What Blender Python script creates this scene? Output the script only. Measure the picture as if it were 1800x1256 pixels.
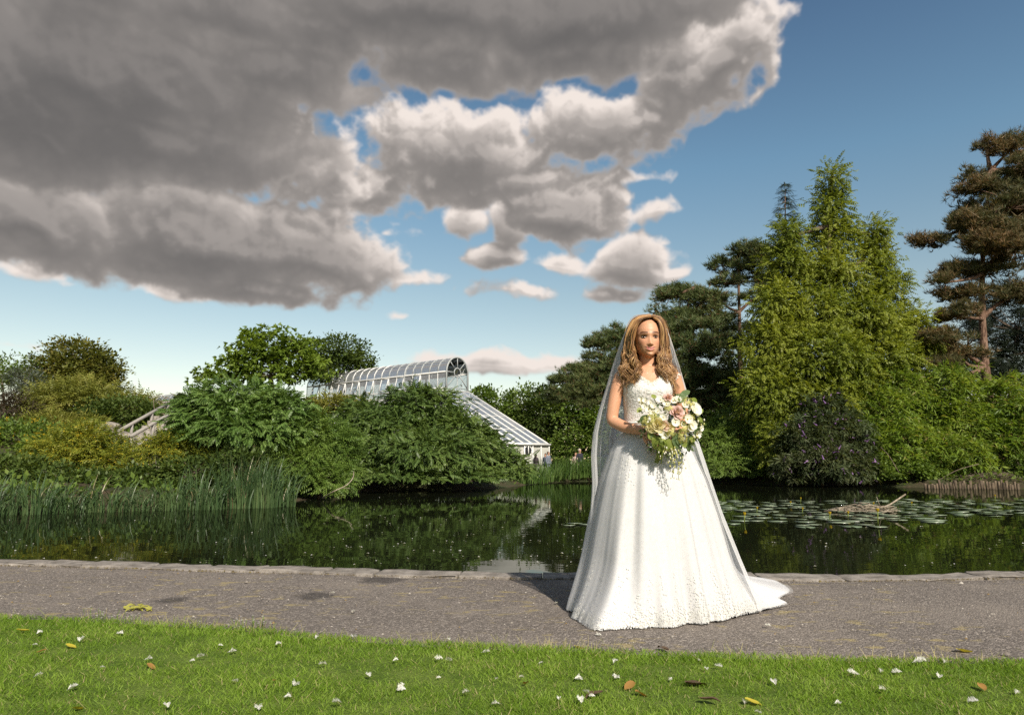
import bpy, bmesh, math, random
import numpy as np
from mathutils import Vector, Matrix, Euler

# ------------------------------------------------------------------ camera
scene = bpy.context.scene
for o in list(bpy.data.objects):
    bpy.data.objects.remove(o, do_unlink=True)
COL = scene.collection
CAM_H = 0.87
FPX = 1200.0                      # focal length in pixels of the 1800 px frame
PITCH = math.atan(184.0 / FPX)    # horizon sits at row 812
cam_data = bpy.data.cameras.new('camera')
cam_data.sensor_width = 36.0
cam_data.lens = 24.0
cam_data.clip_start = 0.05
cam_data.clip_end = 6000.0
camera = bpy.data.objects.new('camera', cam_data)
camera.location = (0, 0, CAM_H)
camera.rotation_euler = (math.pi / 2 + PITCH, 0, 0)
COL.objects.link(camera)
scene.camera = camera

SUN_EL = math.radians(39)
SUN_AZ = math.radians(157)        # clockwise from +Y: behind the camera, to its right
sun_dir = Vector((math.sin(SUN_AZ) * math.cos(SUN_EL), math.cos(SUN_AZ) * math.cos(SUN_EL), math.sin(SUN_EL)))

def ray(u, v):
    t = (628.0 - v) / FPX
    return np.array([(u - 900.0) / FPX, math.cos(PITCH) - math.sin(PITCH) * t, math.sin(PITCH) + math.cos(PITCH) * t])
def at(u, v, Y):                  # point of the place seen in direction (u, v) at distance Y
    r = ray(u, v)
    return np.array([0, 0, CAM_H]) + r * (Y / r[1])
def on_level(u, v, z):            # point of a level surface
    r = ray(u, v)
    return np.array([0, 0, CAM_H]) + r * ((z - CAM_H) / r[2])
def azel(u, v):
    r = ray(u, v)
    return math.degrees(math.atan2(r[0], r[1])), math.degrees(math.atan2(r[2], math.hypot(r[0], r[1])))

# ------------------------------------------------------------------ world: sky with clouds
world = bpy.data.worlds.new('World')
scene.world = world
world.use_nodes = True
world.cycles.sampling_method = 'MANUAL'; world.cycles.sample_map_resolution = 512
WN = world.node_tree

class NB:
    """small node builder"""
    def __init__(self, tree): self.t = tree
    def n(self, kind, **kw):
        nd = self.t.nodes.new(kind)
        for k, v in kw.items(): setattr(nd, k, v)
        return nd
    def put(self, sock, val):
        if isinstance(val, bpy.types.NodeSocket): self.t.links.new(val, sock)
        elif val is not None: sock.default_value = val
    def m(self, op, a, b=None, c=None, clamp=False):
        nd = self.n('ShaderNodeMath', operation=op, use_clamp=clamp)
        self.put(nd.inputs[0], a); self.put(nd.inputs[1], b); self.put(nd.inputs[2], c)
        return nd.outputs[0]
    def v(self, op, a, b=None, scale=None):
        nd = self.n('ShaderNodeVectorMath', operation=op)
        self.put(nd.inputs[0], a); self.put(nd.inputs[1], b)
        if scale is not None: self.put(nd.inputs['Scale'], scale)
        return nd.outputs['Value'] if op in ('LENGTH', 'DOT_PRODUCT', 'DISTANCE') else nd.outputs[0]
    def mapr(self, x, a, b, c=0.0, d=1.0, smooth=True):
        nd = self.n('ShaderNodeMapRange', interpolation_type='SMOOTHSTEP' if smooth else 'LINEAR')
        for i, val in enumerate((x, a, b, c, d)): self.put(nd.inputs[i], val)
        return nd.outputs[0]
    def noise(self, vec, scale, detail=4.0, rough=0.55, lac=2.0, col=False):
        nd = self.n('ShaderNodeTexNoise')
        self.put(nd.inputs['Vector'], vec); self.put(nd.inputs['Scale'], scale)
        self.put(nd.inputs['Detail'], detail); self.put(nd.inputs['Roughness'], rough); self.put(nd.inputs['Lacunarity'], lac)
        return nd.outputs['Color'] if col else nd.outputs[0]
    def mix(self, f, a, b, blend='MIX'):
        nd = self.n('ShaderNodeMix', data_type='RGBA', blend_type=blend)
        self.put(nd.inputs[0], f); self.put(nd.inputs[6], a); self.put(nd.inputs[7], b)
        return nd.outputs[2]
    def comb(self, x, y, z):
        nd = self.n('ShaderNodeCombineXYZ')
        self.put(nd.inputs[0], x); self.put(nd.inputs[1], y); self.put(nd.inputs[2], z)
        return nd.outputs[0]
    def sep(self, vec):
        nd = self.n('ShaderNodeSeparateXYZ'); self.put(nd.inputs[0], vec)
        return nd.outputs

# ---- cloud field over the upper half of the sky, computed here (azimuth x elevation grid)
SKW, SKH = 4096, 1024             # 360 deg x 90 deg
def perlin(x, y, per, seed):
    rs = np.random.RandomState(seed)
    N = 256
    ang = rs.rand(N, N) * 2 * np.pi
    gx = np.cos(ang).astype(np.float32); gy = np.sin(ang).astype(np.float32)
    xi = np.floor(x).astype(np.int32); yi = np.floor(y).astype(np.int32)
    xf = (x - xi).astype(np.float32); yf = (y - yi).astype(np.float32)
    x0 = np.mod(xi, per) % N; x1 = np.mod(xi + 1, per) % N
    y0 = yi % N; y1 = (yi + 1) % N
    fx = xf * xf * xf * (xf * (xf * 6 - 15) + 10); fy = yf * yf * yf * (yf * (yf * 6 - 15) + 10)
    def dot(a, c, dx, dy): return gx[c, a] * dx + gy[c, a] * dy
    n0 = dot(x0, y0, xf, yf) * (1 - fx) + dot(x1, y0, xf - 1, yf) * fx
    n1 = dot(x0, y1, xf, yf - 1) * (1 - fx) + dot(x1, y1, xf - 1, yf - 1) * fx
    return (n0 * (1 - fy) + n1 * fy) * 1.5
def fbm(az, el, cell, octs, gain, seed, billow=False):
    per = int(round(360.0 / cell)); out = np.zeros(az.shape, np.float32); amp = 1.0; tot = 0.0
    for o in range(octs):
        s = per / 360.0
        n = perlin((az + 180) * s, el * s * 1.25 + 7.3 * o, per, seed + o * 17)
        out += amp * ((1 - 2.2 * np.abs(n)) if billow else n)
        tot += amp; amp *= gain; per *= 2
    return out / tot
def smooth(x, a, b_):
    t = np.clip((x - a) / (b_ - a), 0, 1); return t * t * (3 - 2 * t)
CLOUD_LAYERS = [   # far to near: (brightness of lit tops, depth of shade, noise strength, [(u, v, ru, rv, weight) ...])
 (1.2, .6, .75, [(855,640,135,24,1.2),(965,641,95,20,1.2),(1040,645,60,16,1.1),(760,634,60,18,1.1),(700,556,20,6,.6),(20,606,60,9,.7)]),
 (1.2, .85, .85, [(1125,316,60,20,1.2),(1152,366,54,29,1.2),(822,390,50,38,1.3),(900,396,48,56,1.3),(882,450,60,32,1.3),
   (980,463,64,25,1.2),(1110,466,88,56,1.4),(1158,430,26,15,1.),(1062,515,44,22,1.1),(1112,517,44,18,1.1),(892,510,62,18,1.1),(1180,480,44,16,1.),
   (690,410,50,15,.9),(705,490,48,15,.9),(320,514,80,22,1.1),(60,478,110,24,.9),(130,500,60,14,.9)]),
 (1.25, .9, 1.0, [(835,275,210,100,1.2),(1060,225,180,80,1.1),(1210,150,140,95,1.1),(1320,110,66,70,1.1),(1270,110,100,75,1.6),(1180,90,120,70,1.5),(650,335,130,66,1.),(705,285,70,46,1.),(930,320,190,62,1.),
   (1000,365,125,88,1.5),(760,330,180,60,1.),(1290,60,110,90,1.2)]),
 (1.0, 1.1, .95, [(560,450,170,88,1.3),(330,420,280,125,1.4),(60,390,260,130,1.4),(450,510,170,40,1.2),(620,480,100,45,1.1),(525,230,50,60,1.1),(480,280,170,110,1.1),(-200,420,200,130,1.3)]),
 (.6, 1.3, .85, [(150,-40,300,120,1.4),(420,20,220,110,1.5),(545,50,150,85,1.3),(-150,100,450,330,1.6),(180,130,420,200,1.5),(450,130,250,110,1.2),(760,10,420,140,1.6),(1010,30,330,130,1.6),(1190,0,190,100,1.3),(800,120,230,70,1.2),
   (1010,110,200,60,1.2),(280,250,330,130,1.4)]),
]
def over(dst, src):
    a = src[0]
    out_a = a + dst[0] * (1 - a)
    w = a / np.maximum(out_a, 1e-4)
    return [out_a] + [dst[k] * (1 - w) + src[k] * w for k in (1, 2)]
def cloud_layer(A, E, D, litg, dk, ns, seed, step):
    fine = fbm(A, E, 7.5, 6, .50, 3 + seed); bil = fbm(A, E, 5.0, 5, .50, 91 + seed, True)
    D = D + ns * (.9 * fine + .8 * (bil - .42))
    def sh(a, e): return np.roll(np.roll(D, -int(round(a / step)), 1), -int(round(e / step)), 0)
    alpha = smooth(D, -.06, .48)
    thick = (1 - np.exp(-np.maximum(D + .35 * fine, 0) * .62 * dk))
    lit = (D - sh(.3, .9)) * .5 + (D - sh(.7, 2.0)) * .35 + (D - sh(1.2, 3.8)) * .22
    lit = (.8 * smooth(lit, -.35, 1.25) + .4 * litg * smooth(D - sh(.25, .5), -.1, .35) * smooth(lit, -.2, .6)) * litg * (1 - .35 * thick) + .2 * (1 - smooth(D, .1, .7)) * litg
    lit = lit * (.30 + .70 * (1 - smooth(D, .15, 1.7)))
    return [alpha, np.clip(lit, 0, 1), thick]
def cloud_image():
    step = 360.0 / SKW
    # the whole sky at low resolution: broken cloud of the same kind
    A, E = np.meshgrid((np.arange(SKW // 4) + .5) * step * 4 - 180, (np.arange(SKH // 4) + .5) * step * 4)
    A = A.astype(np.float32); E = E.astype(np.float32)
    D = fbm(A, E, 30, 3, .5, 400) * 6 - .5
    low = [np.repeat(np.repeat(c, 4, 0), 4, 1) for c in cloud_layer(A, E, D, .7, 1.1, .9, 1000, step * 4)]
    # the part over the lake in full
    c0, c1, r1 = int(122 / step), int(238 / step), int(60 / step)
    A, E = np.meshgrid((np.arange(c0, c1) + .5) * step - 180, (np.arange(r1) + .5) * step)
    A = A.astype(np.float32); E = E.astype(np.float32)
    win = [np.zeros(A.shape, np.float32) for _ in range(3)]
    wa = fbm(A, E, 8.0, 4, .5, 201); wb = fbm(A, E, 8.0, 4, .5, 301)
    for li, (litg, dk, ns, blobs) in enumerate(CLOUD_LAYERS):
        D = np.full(A.shape, -9, np.float32)
        P = A + 2.2 * np.roll(wa, 137 * li, 1) * min(1, .5 + li * .2); Q = E + 1.2 * np.roll(wb, 211 * li, 1) * min(1, .3 + li * .2)
        for (u, v, ru, rv, w) in blobs:
            a0, e0 = azel(u, v); a1, _ = azel(u + ru, v); _, e1 = azel(u, v - rv)
            ra = max(abs(a1 - a0), .3); re = max(abs(e1 - e0), .25)
            q = (Q - e0) / re
            q = np.where(q < 0, q * 1.25, q)           # flatter bases
            f = (1 - np.sqrt(((P - a0) / ra) ** 2 + q ** 2)) * (w * math.sqrt(min(ra, re)) * .8)
            k = .15; h = np.maximum(k - np.abs(D - f), 0) / k
            D = np.maximum(D, f) + h * h * k * .25
        win = over(win, cloud_layer(A, E, D, litg, dk, ns, li * 331, step))
    edge = smooth(np.minimum(np.minimum(A - A.min(), A.max() - A), (E.max() - E)), 2, 14)
    for c in range(3):
        low[c][:r1, c0:c1] = low[c][:r1, c0:c1] * (1 - edge) + win[c] * edge
    return low

b = NB(WN)
for nd in list(WN.nodes): WN.nodes.remove(nd)
tc = b.n('ShaderNodeTexCoord')
dirv = tc.outputs['Generated']
sx, sy, sz = b.sep(dirv)
az = b.m('MULTIPLY', b.m('ARCTAN2', sx, sy), 180 / math.pi)
el = b.m('MULTIPLY', b.m('ARCSINE', sz), 180 / math.pi)
pv = b.comb(az, el, 0.0)
cl_a, cl_l, cl_t = cloud_image()
cloud_map = bpy.data.images.new('cloud_field', SKW, SKH, alpha=False, float_buffer=False)
cloud_map.colorspace_settings.name = 'Non-Color'
buf = np.ones((SKH, SKW, 4), np.float32); buf[..., 0] = cl_a; buf[..., 1] = cl_l; buf[..., 2] = cl_t
cloud_map.pixels.foreach_set(buf.ravel()); cloud_map.update(); cloud_map.pack()
del buf
ct = b.n('ShaderNodeTexImage', interpolation='Cubic', extension='EXTEND'); ct.image = cloud_map
b.put(ct.inputs[0], b.comb(b.m('ADD', b.m('DIVIDE', az, 360.0), .5), b.m('DIVIDE', el, 90.0), 0.0))
csep = b.n('ShaderNodeSeparateColor'); b.put(csep.inputs[0], ct.outputs[0])
alpha, lit, thick = csep.outputs[0], csep.outputs[1], csep.outputs[2]
sky = b.n('ShaderNodeTexSky', sky_type='NISHITA', sun_disc=False)
sky.sun_elevation = SUN_EL; sky.sun_rotation = SUN_AZ
sky.altitude = 30; sky.air_density = 1.0; sky.dust_density = 0.6; sky.ozone_density = 2.0
thin_c = (5.9, 5.3, 4.9, 1)
dark_c = (0.77, 0.745, 0.745, 1)
mid_c = (2.3, 2.1, 1.96, 1)
shade = b.mix(thick, mid_c, dark_c)
cloud_c = b.mix(lit, shade, thin_c)
# the air pales the blue towards the horizon and deepens it overhead, all the way round
hz = b.n('ShaderNodeValToRGB'); he = hz.color_ramp.elements
he[0].position = .02; he[0].color = (.78, .59, .44, 1); he[1].position = .75; he[1].color = (.27, .33, .345, 1)
for pos_, c_ in ((.15, (.62, .555, .425, 1)), (.26, (.48, .545, .475, 1)), (.42, (.32, .37, .38, 1))):
    x_ = he.new(pos_); x_.color = c_
b.put(hz.inputs[0], b.m('DIVIDE', el, 90.0, clamp=True))
SKY_TINT = b.v('MULTIPLY', sky.outputs[0], b.v('SCALE', hz.outputs[0], scale=1.75))
allc = b.mix(alpha, SKY_TINT, cloud_c)
bg = b.n('ShaderNodeBackground')
b.put(bg.inputs[0], allc); bg.inputs[1].default_value = 0.115
wo = b.n('ShaderNodeOutputWorld')
WN.links.new(bg.outputs[0], wo.inputs[0])

# ------------------------------------------------------------------ sun, exposure
sun_data = bpy.data.lights.new('sun', 'SUN')
sun_data.energy = 5.0
sun_data.angle = math.radians(0.6)
sun_data.color = (1.0, 0.91, 0.79)
sun = bpy.data.objects.new('sun', sun_data)
sun.rotation_euler = (-sun_dir).to_track_quat('-Z', 'Y').to_euler()
sun.location = (4, -6, 12)
COL.objects.link(sun)
vs = scene.view_settings
vs.view_transform = 'Standard'; vs.look = 'None'; vs.exposure = 0.4; vs.gamma = 1.0; vs.use_curve_mapping = False
scene.display_settings.display_device = 'sRGB'
scene.render.engine = 'CYCLES'
cy = scene.cycles
cy.use_denoising = False
try: cy.denoiser = 'OPENIMAGEDENOISE'
except Exception: pass
cy.max_bounces = 8; cy.diffuse_bounces = 3; cy.glossy_bounces = 3; cy.transmission_bounces = 4; cy.transparent_max_bounces = 24
cy.caustics_reflective = False; cy.caustics_refractive = False
cy.sample_clamp_indirect = 6.0

# ================================================================== helpers
def link(o, parent=None):
    COL.objects.link(o)
    if parent is not None: o.parent = parent
    return o
def tag(o, label=None, cat=None, group=None, kind=None):
    if label: o['label'] = label
    if cat: o['category'] = cat
    if group: o['group'] = group
    if kind: o['kind'] = kind
    return o
def empty(name, loc=(0, 0, 0), rz=0.0):
    o = bpy.data.objects.new(name, None)
    o.empty_display_size = .1
    o.location = tuple(float(c) for c in loc); o.rotation_euler = (0, 0, rz)
    return link(o)
def npmesh(name, verts, faces, mats=None, midx=None, smooth=False):
    """verts (n,3); faces: (m,3) or (m,4) array or a list of such arrays"""
    me = bpy.data.meshes.new(name)
    verts = np.ascontiguousarray(verts, np.float32)
    fl = faces if isinstance(faces, (list, tuple)) else [faces]
    fl = [np.asarray(f, np.int32) for f in fl if len(f)]
    me.vertices.add(len(verts)); me.vertices.foreach_set('co', verts.ravel())
    nl = sum(f.size for f in fl); nf = sum(len(f) for f in fl)
    me.loops.add(nl); me.loops.foreach_set('vertex_index', np.concatenate([f.ravel() for f in fl]))
    me.polygons.add(nf)
    tot = np.concatenate([np.full(len(f), f.shape[1], np.int32) for f in fl])
    st = np.concatenate([[0], np.cumsum(tot)[:-1]]).astype(np.int32)
    me.polygons.foreach_set('loop_start', st)
    if midx is not None: me.polygons.foreach_set('material_index', np.asarray(midx, np.int32))
    if smooth: me.polygons.foreach_set('use_smooth', np.ones(nf, bool))
    me.update(calc_edges=True)
    for m in (mats if isinstance(mats, (list, tuple)) else [mats] if mats else []): me.materials.append(m)
    return me
def mobj(name, me, parent=None):
    return link(bpy.data.objects.new(name, me), parent)
def mat(name, build):
    m = bpy.data.materials.new(name); m.use_nodes = True
    t = m.node_tree
    for nd in list(t.nodes): t.nodes.remove(nd)
    bb = NB(t); out = bb.n('ShaderNodeOutputMaterial')
    s = build(bb)
    if isinstance(s, tuple):
        t.links.new(s[0], out.inputs[0])
        if s[1] is not None: t.links.new(s[1], out.inputs[2])
    else: t.links.new(s, out.inputs[0])
    return m
def pbr(bb, color, rough=.6, spec=.3, normal=None, **kw):
    p = bb.n('ShaderNodeBsdfPrincipled')
    bb.put(p.inputs['Base Color'], color if isinstance(color, bpy.types.NodeSocket) else (*color[:3], 1))
    bb.put(p.inputs['Roughness'], rough); bb.put(p.inputs['Specular IOR Level'], spec)
    if normal is not None: bb.put(p.inputs['Normal'], normal)
    for k, v in kw.items(): bb.put(p.inputs[k], v)
    return p.outputs[0]
def bump(bb, h, strength=.4, dist=.01):
    n = bb.n('ShaderNodeBump'); n.inputs['Strength'].default_value = strength; n.inputs['Distance'].default_value = dist
    bb.put(n.inputs['Height'], h)
    return n.outputs[0]
def opos(bb): return bb.n('ShaderNodeTexCoord').outputs['Object']
def wpos(bb): return bb.n('ShaderNodeNewGeometry').outputs['Position']
def C4(c): return (c[0], c[1], c[2], 1.0)
def box_vf(x0, x1, y0, y1, z0, z1):
    v = np.array([[x0,y0,z0],[x1,y0,z0],[x1,y1,z0],[x0,y1,z0],[x0,y0,z1],[x1,y0,z1],[x1,y1,z1],[x0,y1,z1]], float)
    f = np.array([[0,3,2,1],[4,5,6,7],[0,1,5,4],[1,2,6,5],[2,3,7,6],[3,0,4,7]])
    return v, f
def tube_vf(pts, radii, n=6, cap=True):
    """tapered tube along a polyline"""
    pts = np.asarray(pts, float); radii = np.broadcast_to(np.asarray(radii, float), (len(pts),))
    tan = np.gradient(pts, axis=0); tan /= np.linalg.norm(tan, axis=1, keepdims=True) + 1e-9
    ref = np.array([0, 0, 1.0]) if abs(tan[0, 2]) < .9 else np.array([1.0, 0, 0])
    a = np.cross(tan[0], ref); a /= np.linalg.norm(a)
    V = []
    for i in range(len(pts)):
        a = a - tan[i] * np.dot(a, tan[i]); a /= np.linalg.norm(a) + 1e-9
        c = np.cross(tan[i], a)
        for k in range(n):
            th = 2 * math.pi * k / n
            V.append(pts[i] + radii[i] * (math.cos(th) * a + math.sin(th) * c))
    F = [[i * n + k, i * n + (k + 1) % n, (i + 1) * n + (k + 1) % n, (i + 1) * n + k] for i in range(len(pts) - 1) for k in range(n)]
    if cap:
        V.append(pts[0]); V.append(pts[-1]); c0 = len(V) - 2; c1 = len(V) - 1; L = (len(pts) - 1) * n
        F += [[c0, (k + 1) % n, k, k] for k in range(n)] + [[c1, L + k, L + (k + 1) % n, L + (k + 1) % n] for k in range(n)]
    V = np.array(V); Q = []; T = []
    for f in F:
        if f[2] == f[3]: T.append(f[:3])
        else: Q.append(f)
    return V, Q, T
class Acc:
    """collects quads and triangles into one mesh"""
    def __init__(self): self.V = []; self.Q = []; self.T = []; self.n = 0
    def add(self, V, Q=(), T=()):
        V = np.asarray(V, float)
        if len(Q): self.Q.append(np.asarray(Q, int) + self.n)
        if len(T): self.T.append(np.asarray(T, int) + self.n)
        self.V.append(V); self.n += len(V)
        return self
    def tube(self, pts, r, n=6, cap=True): return self.add(*tube_vf(pts, r, n, cap))
    def box(self, *a): return self.add(*box_vf(*a))
    def mesh(self, name, m=None, smooth=False):
        fl = []
        if self.Q: fl.append(np.concatenate(self.Q))
        if self.T: fl.append(np.concatenate(self.T))
        return npmesh(name, np.concatenate(self.V), fl, m, smooth=smooth)
RNG = np.random.RandomState(7)
def rot_from(nx, up):
    """rows of bases: x axis along nx, z axis near up; arrays (n,3) -> (n,3,3) columns x,y,z"""
    x = nx / (np.linalg.norm(nx, axis=1, keepdims=True) + 1e-9)
    z = up - x * np.sum(x * up, 1, keepdims=True); z /= np.linalg.norm(z, axis=1, keepdims=True) + 1e-9
    y = np.cross(z, x)
    return np.stack([x, y, z], 2)
def scatter_vf(tv, tf, pos, R, sc):
    """copies of a template: tv (k,3), tf (m,c), pos (n,3), R (n,3,3), sc (n,) or (n,3)"""
    sc = np.asarray(sc, float)
    if sc.ndim == 1: sc = sc[:, None].repeat(3, 1)
    loc = tv[None] * sc[:, None, :]
    V = np.einsum('nij,nkj->nki', R, loc) + pos[:, None, :]
    n = len(pos); k = len(tv)
    F = tf[None] + (np.arange(n) * k)[:, None, None]
    return V.reshape(-1, 3), F.reshape(-1, tf.shape[1])

# ================================================================== ground, water, path, lawn
WATER_Z = -0.12
SHORE_PX = [(-900,935),(-300,916),(-60,905),(60,900),(250,893),(420,888),(520,880),(570,870),(640,863),(720,861),(800,861),(870,858),(915,853),(950,848),(1000,846),(1060,845),(1150,846),(1240,849),(1330,851),(1400,853),(1480,853),(1560,855),(1640,857),(1800,859),(2000,864),(2500,874)]
SHORE = np.array([on_level(u, v, WATER_Z)[:2] for u, v in SHORE_PX])
KERB_PX = [(-700,968),(-300,975),(0,983),(250,989),(500,996),(750,1002),(900,1005),(1100,1006),(1300,1008),(1450,1010),(1600,1007),(1800,1004),(2200,1000),(2700,996)]
KERB = np.array([on_level(u, v, 0.02)[:2] for u, v in KERB_PX])
def smooth_line(P, n):
    P = np.asarray(P, float); d = np.concatenate([[0], np.cumsum(np.linalg.norm(np.diff(P, axis=0), axis=1))])
    t = np.linspace(0, d[-1], n); Q = np.stack([np.interp(t, d, P[:, k]) for k in range(P.shape[1])], 1)
    for _ in range(3): Q[1:-1] = (Q[:-2] + 2 * Q[1:-1] + Q[2:]) / 4
    return Q
SHORE_S = smooth_line(SHORE, 160)
KERB_S = smooth_line(KERB, 120)
def kerb_y(x): return np.interp(x, KERB_S[:, 0], KERB_S[:, 1])
so = np.argsort(SHORE_S[:, 0])
def shore_dist(X, Y):
    """signed distance to the far shore (positive on land)"""
    P = np.stack([X.ravel(), Y.ravel()], 1); out = np.empty(len(P))
    A = SHORE_S[:-1]; Bv = SHORE_S[1:] - A; L2 = np.sum(Bv ** 2, 1)
    nrm = np.stack([-Bv[:, 1], Bv[:, 0]], 1) / np.sqrt(L2)[:, None]
    for s in range(0, len(P), 20000):
        p = P[s:s + 20000]
        t = np.clip(np.einsum('ijk,jk->ij', p[:, None] - A[None], Bv) / L2, 0, 1)
        dv = p[:, None] - (A[None] + t[..., None] * Bv[None]); dd = np.linalg.norm(dv, axis=2)
        j = np.argmin(dd, 1); r = np.arange(len(p))
        sg = np.where(np.sum(dv[r, j] * nrm[j], 1) >= 0, 1, -1)
        out[s:s + 20000] = dd[r, j] * sg
    return out.reshape(X.shape)
def sstep(x, a, b_):
    t = np.clip((x - a) / (b_ - a), 0, 1); return t * t * (3 - 2 * t)
def wob(X, Y, s, seed):
    r = np.random.RandomState(seed); out = 0
    for k in range(5):
        a = r.rand() * 6.28; f = s * (1 + .6 * k); out = out + np.sin((X * math.cos(a) + Y * math.sin(a)) * f + r.rand() * 6.28) / (1 + .5 * k)
    return out / 2.5
def ground_z(X, Y):
    X = np.asarray(X, float); Y = np.asarray(Y, float)
    d = shore_dist(X, Y)
    bank = WATER_Z + np.where(d > 0, .35 * sstep(d, 0, .9) + .10 * sstep(d, .5, 4), -.7 * sstep(-d, 0, 2.5))
    hill = 2.2 * sstep(d, 4, 18) * sstep(-X, 3.0, 9.5) * (1 - .75 * sstep(Y, 40, 70))
    hill = hill + 1.05 * np.exp(-((X + 13.3) / 2.3) ** 2 - ((Y - 26.0) / 3.0) ** 2) * sstep(d, 2, 7)
    right = .9 * sstep(d, 2, 16) * sstep(X, 3, 14)
    z = bank + np.where(d > 0, hill + right + .10 * wob(X, Y, .7, 3) * sstep(d, .5, 3), 0)
    z = z - np.where(d > 0, .30 * sstep(d, 1, 5) * sstep(X, -2.5, 0) * (1 - sstep(X, 9, 12)) * sstep(Y, 30, 36), 0)
    near = Y < kerb_y(X) + .25
    return np.where(near, -.75, z)
gx = np.concatenate([-np.geomspace(1800, 34, 26), np.arange(-33.6, 33.7, .6), np.geomspace(34, 1800, 26)])
gy = np.concatenate([-np.geomspace(1500, 6, 14), np.arange(-5, 5, 1.0), np.arange(5.2, 60, .55), np.geomspace(61, 3000, 30)])
GX, GY = np.meshgrid(gx, gy)
GZ = ground_z(GX, GY)
nx, ny = len(gx), len(gy)
I = np.arange(nx * ny).reshape(ny, nx)
GF = np.stack([I[:-1, :-1], I[:-1, 1:], I[1:, 1:], I[1:, :-1]], -1).reshape(-1, 4)
def soil_build(bb):
    p = wpos(bb)
    n = bb.noise(p, .9, 6, .6); n2 = bb.noise(p, 9, 5, .65)
    c = bb.mix(bb.mapr(n, .38, .62), C4((.055, .042, .026)), C4((.035, .05, .018)))
    c = bb.mix(bb.mapr(n2, .45, .75), c, C4((.085, .062, .038)))
    return pbr(bb, c, .9, .15, bump(bb, n2, .8, .05))
M_SOIL = mat('soil', soil_build)
ground = mobj('ground', npmesh('ground', np.stack([GX, GY, GZ], -1).reshape(-1, 3), GF, M_SOIL, smooth=True))
tag(ground, kind='structure')

def water_build(bb):
    p = wpos(bb)
    st = bb.v('MULTIPLY', p, (.55, 1.0, 1))
    r1 = bb.noise(st, 1.3, 3, .5); r2 = bb.noise(bb.v('MULTIPLY', p, (1.0, 2.2, 1)), 4.2, 2, .5)
    calm = bb.mapr(bb.noise(p, .16, 2, .5), .42, .62)
    h = bb.m('ADD', bb.m('MULTIPLY', r1, 1.0), bb.m('MULTIPLY', bb.m('MULTIPLY', r2, .35), calm))
    nm = bump(bb, h, .055, .05)
    g = bb.n('ShaderNodeBsdfGlossy'); g.inputs['Roughness'].default_value = .015; bb.put(g.inputs['Color'], (.68, .72, .66, 1)); bb.put(g.inputs['Normal'], nm)
    d = bb.n('ShaderNodeBsdfDiffuse'); bb.put(d.inputs['Color'], C4((.010, .012, .006)))
    f = bb.n('ShaderNodeFresnel'); f.inputs['IOR'].default_value = 1.33; bb.put(f.inputs['Normal'], nm)
    ms = bb.n('ShaderNodeMixShader'); bb.put(ms.inputs[0], bb.m('MULTIPLY_ADD', f.outputs[0], 1.0, .015, clamp=True))
    bb.t.links.new(d.outputs[0], ms.inputs[1]); bb.t.links.new(g.outputs[0], ms.inputs[2])
    return ms.outputs[0]
M_WATER = mat('pond_water', water_build)
wx = np.linspace(-70, 70, 41)
W0 = np.stack([wx, kerb_y(wx) + .06, np.full(41, WATER_Z)], 1); W1 = np.stack([wx, np.full(41, 75.0), np.full(41, WATER_Z)], 1)
water = mobj('pond_water', npmesh('pond_water', np.concatenate([W0, W1]), np.array([[i, i + 1, 42 + i, 41 + i] for i in range(40)]), M_WATER))
tag(water, kind='structure')

# path: tarmac with loose grit, moss and damp patches
LAWN_PX = [(-900,1015),(-400,1048),(0,1084),(150,1090),(300,1098),(420,1106),(560,1119),(700,1128),(850,1136),(1000,1143),(1150,1149),(1300,1155),(1500,1160),(1800,1165),(2300,1172),(3000,1180)]
LAWN = smooth_line(np.array([on_level(u, v, 0.0)[:2] for u, v in LAWN_PX]), 260)
def lawn_y(x): return np.interp(x, LAWN[:, 0], LAWN[:, 1])
def path_build(bb):
    p = wpos(bb)
    vo = bb.n('ShaderNodeTexVoronoi', feature='F1'); bb.put(vo.inputs['Vector'], p); vo.inputs['Scale'].default_value = 95
    sc_ = bb.sep(vo.outputs['Color'])
    grain = bb.noise(p, 160, 3, .7)
    base = bb.mix(bb.m('MULTIPLY', sc_[0], sc_[1]), C4((.13, .112, .098)), C4((.48, .42, .365)))
    base = bb.mix(bb.mapr(grain, .35, .6), C4((.08, .069, .06)), base)
    big = bb.noise(p, 1.1, 5, .6)
    base = bb.mix(bb.m('MULTIPLY', bb.mapr(big, .45, .7), .4), base, C4((.27, .232, .195)))
    mp = bb.v('MULTIPLY', p, (1.0, 1.7, 1))
    mo = bb.m('MULTIPLY', bb.mapr(bb.noise(mp, 6.0, 4, .6), .56, .66), bb.mapr(bb.noise(p, .8, 2, .5), .38, .55))
    base = bb.mix(bb.m('MULTIPLY', mo, .8), base, C4((.30, .245, .12)))
    for (u, v, rx, ry) in ((555, 1043, .17, .15), (672, 1015, .2, .2), (300, 1052, .12, .12), (195, 995, .22, .1)):
        c = on_level(u, v, 0)
        q = bb.v('MULTIPLY', bb.v('SUBTRACT', p, tuple(c)), (1 / rx, 1 / ry, 0))
        dd = bb.m('ADD', bb.v('LENGTH', q), bb.m('MULTIPLY', bb.m('SUBTRACT', bb.noise(p, 9, 3, .6), .5), .9))
        base = bb.mix(bb.m('MULTIPLY', bb.mapr(dd, 1.1, .5), .62), base, C4((.022, .02, .02)))
    h = bb.m('ADD', bb.m('MULTIPLY', vo.outputs['Distance'], -1.0), bb.m('MULTIPLY', grain, .5))
    return pbr(bb, base, .85, .25, bump(bb, h, .9, .006))
M_PATH = mat('tarmac', path_build)
px_ = np.unique(np.concatenate([np.linspace(-40, -7, 20), np.linspace(-7, 7, 141), np.linspace(7, 40, 20)]))
rows = []
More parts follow.
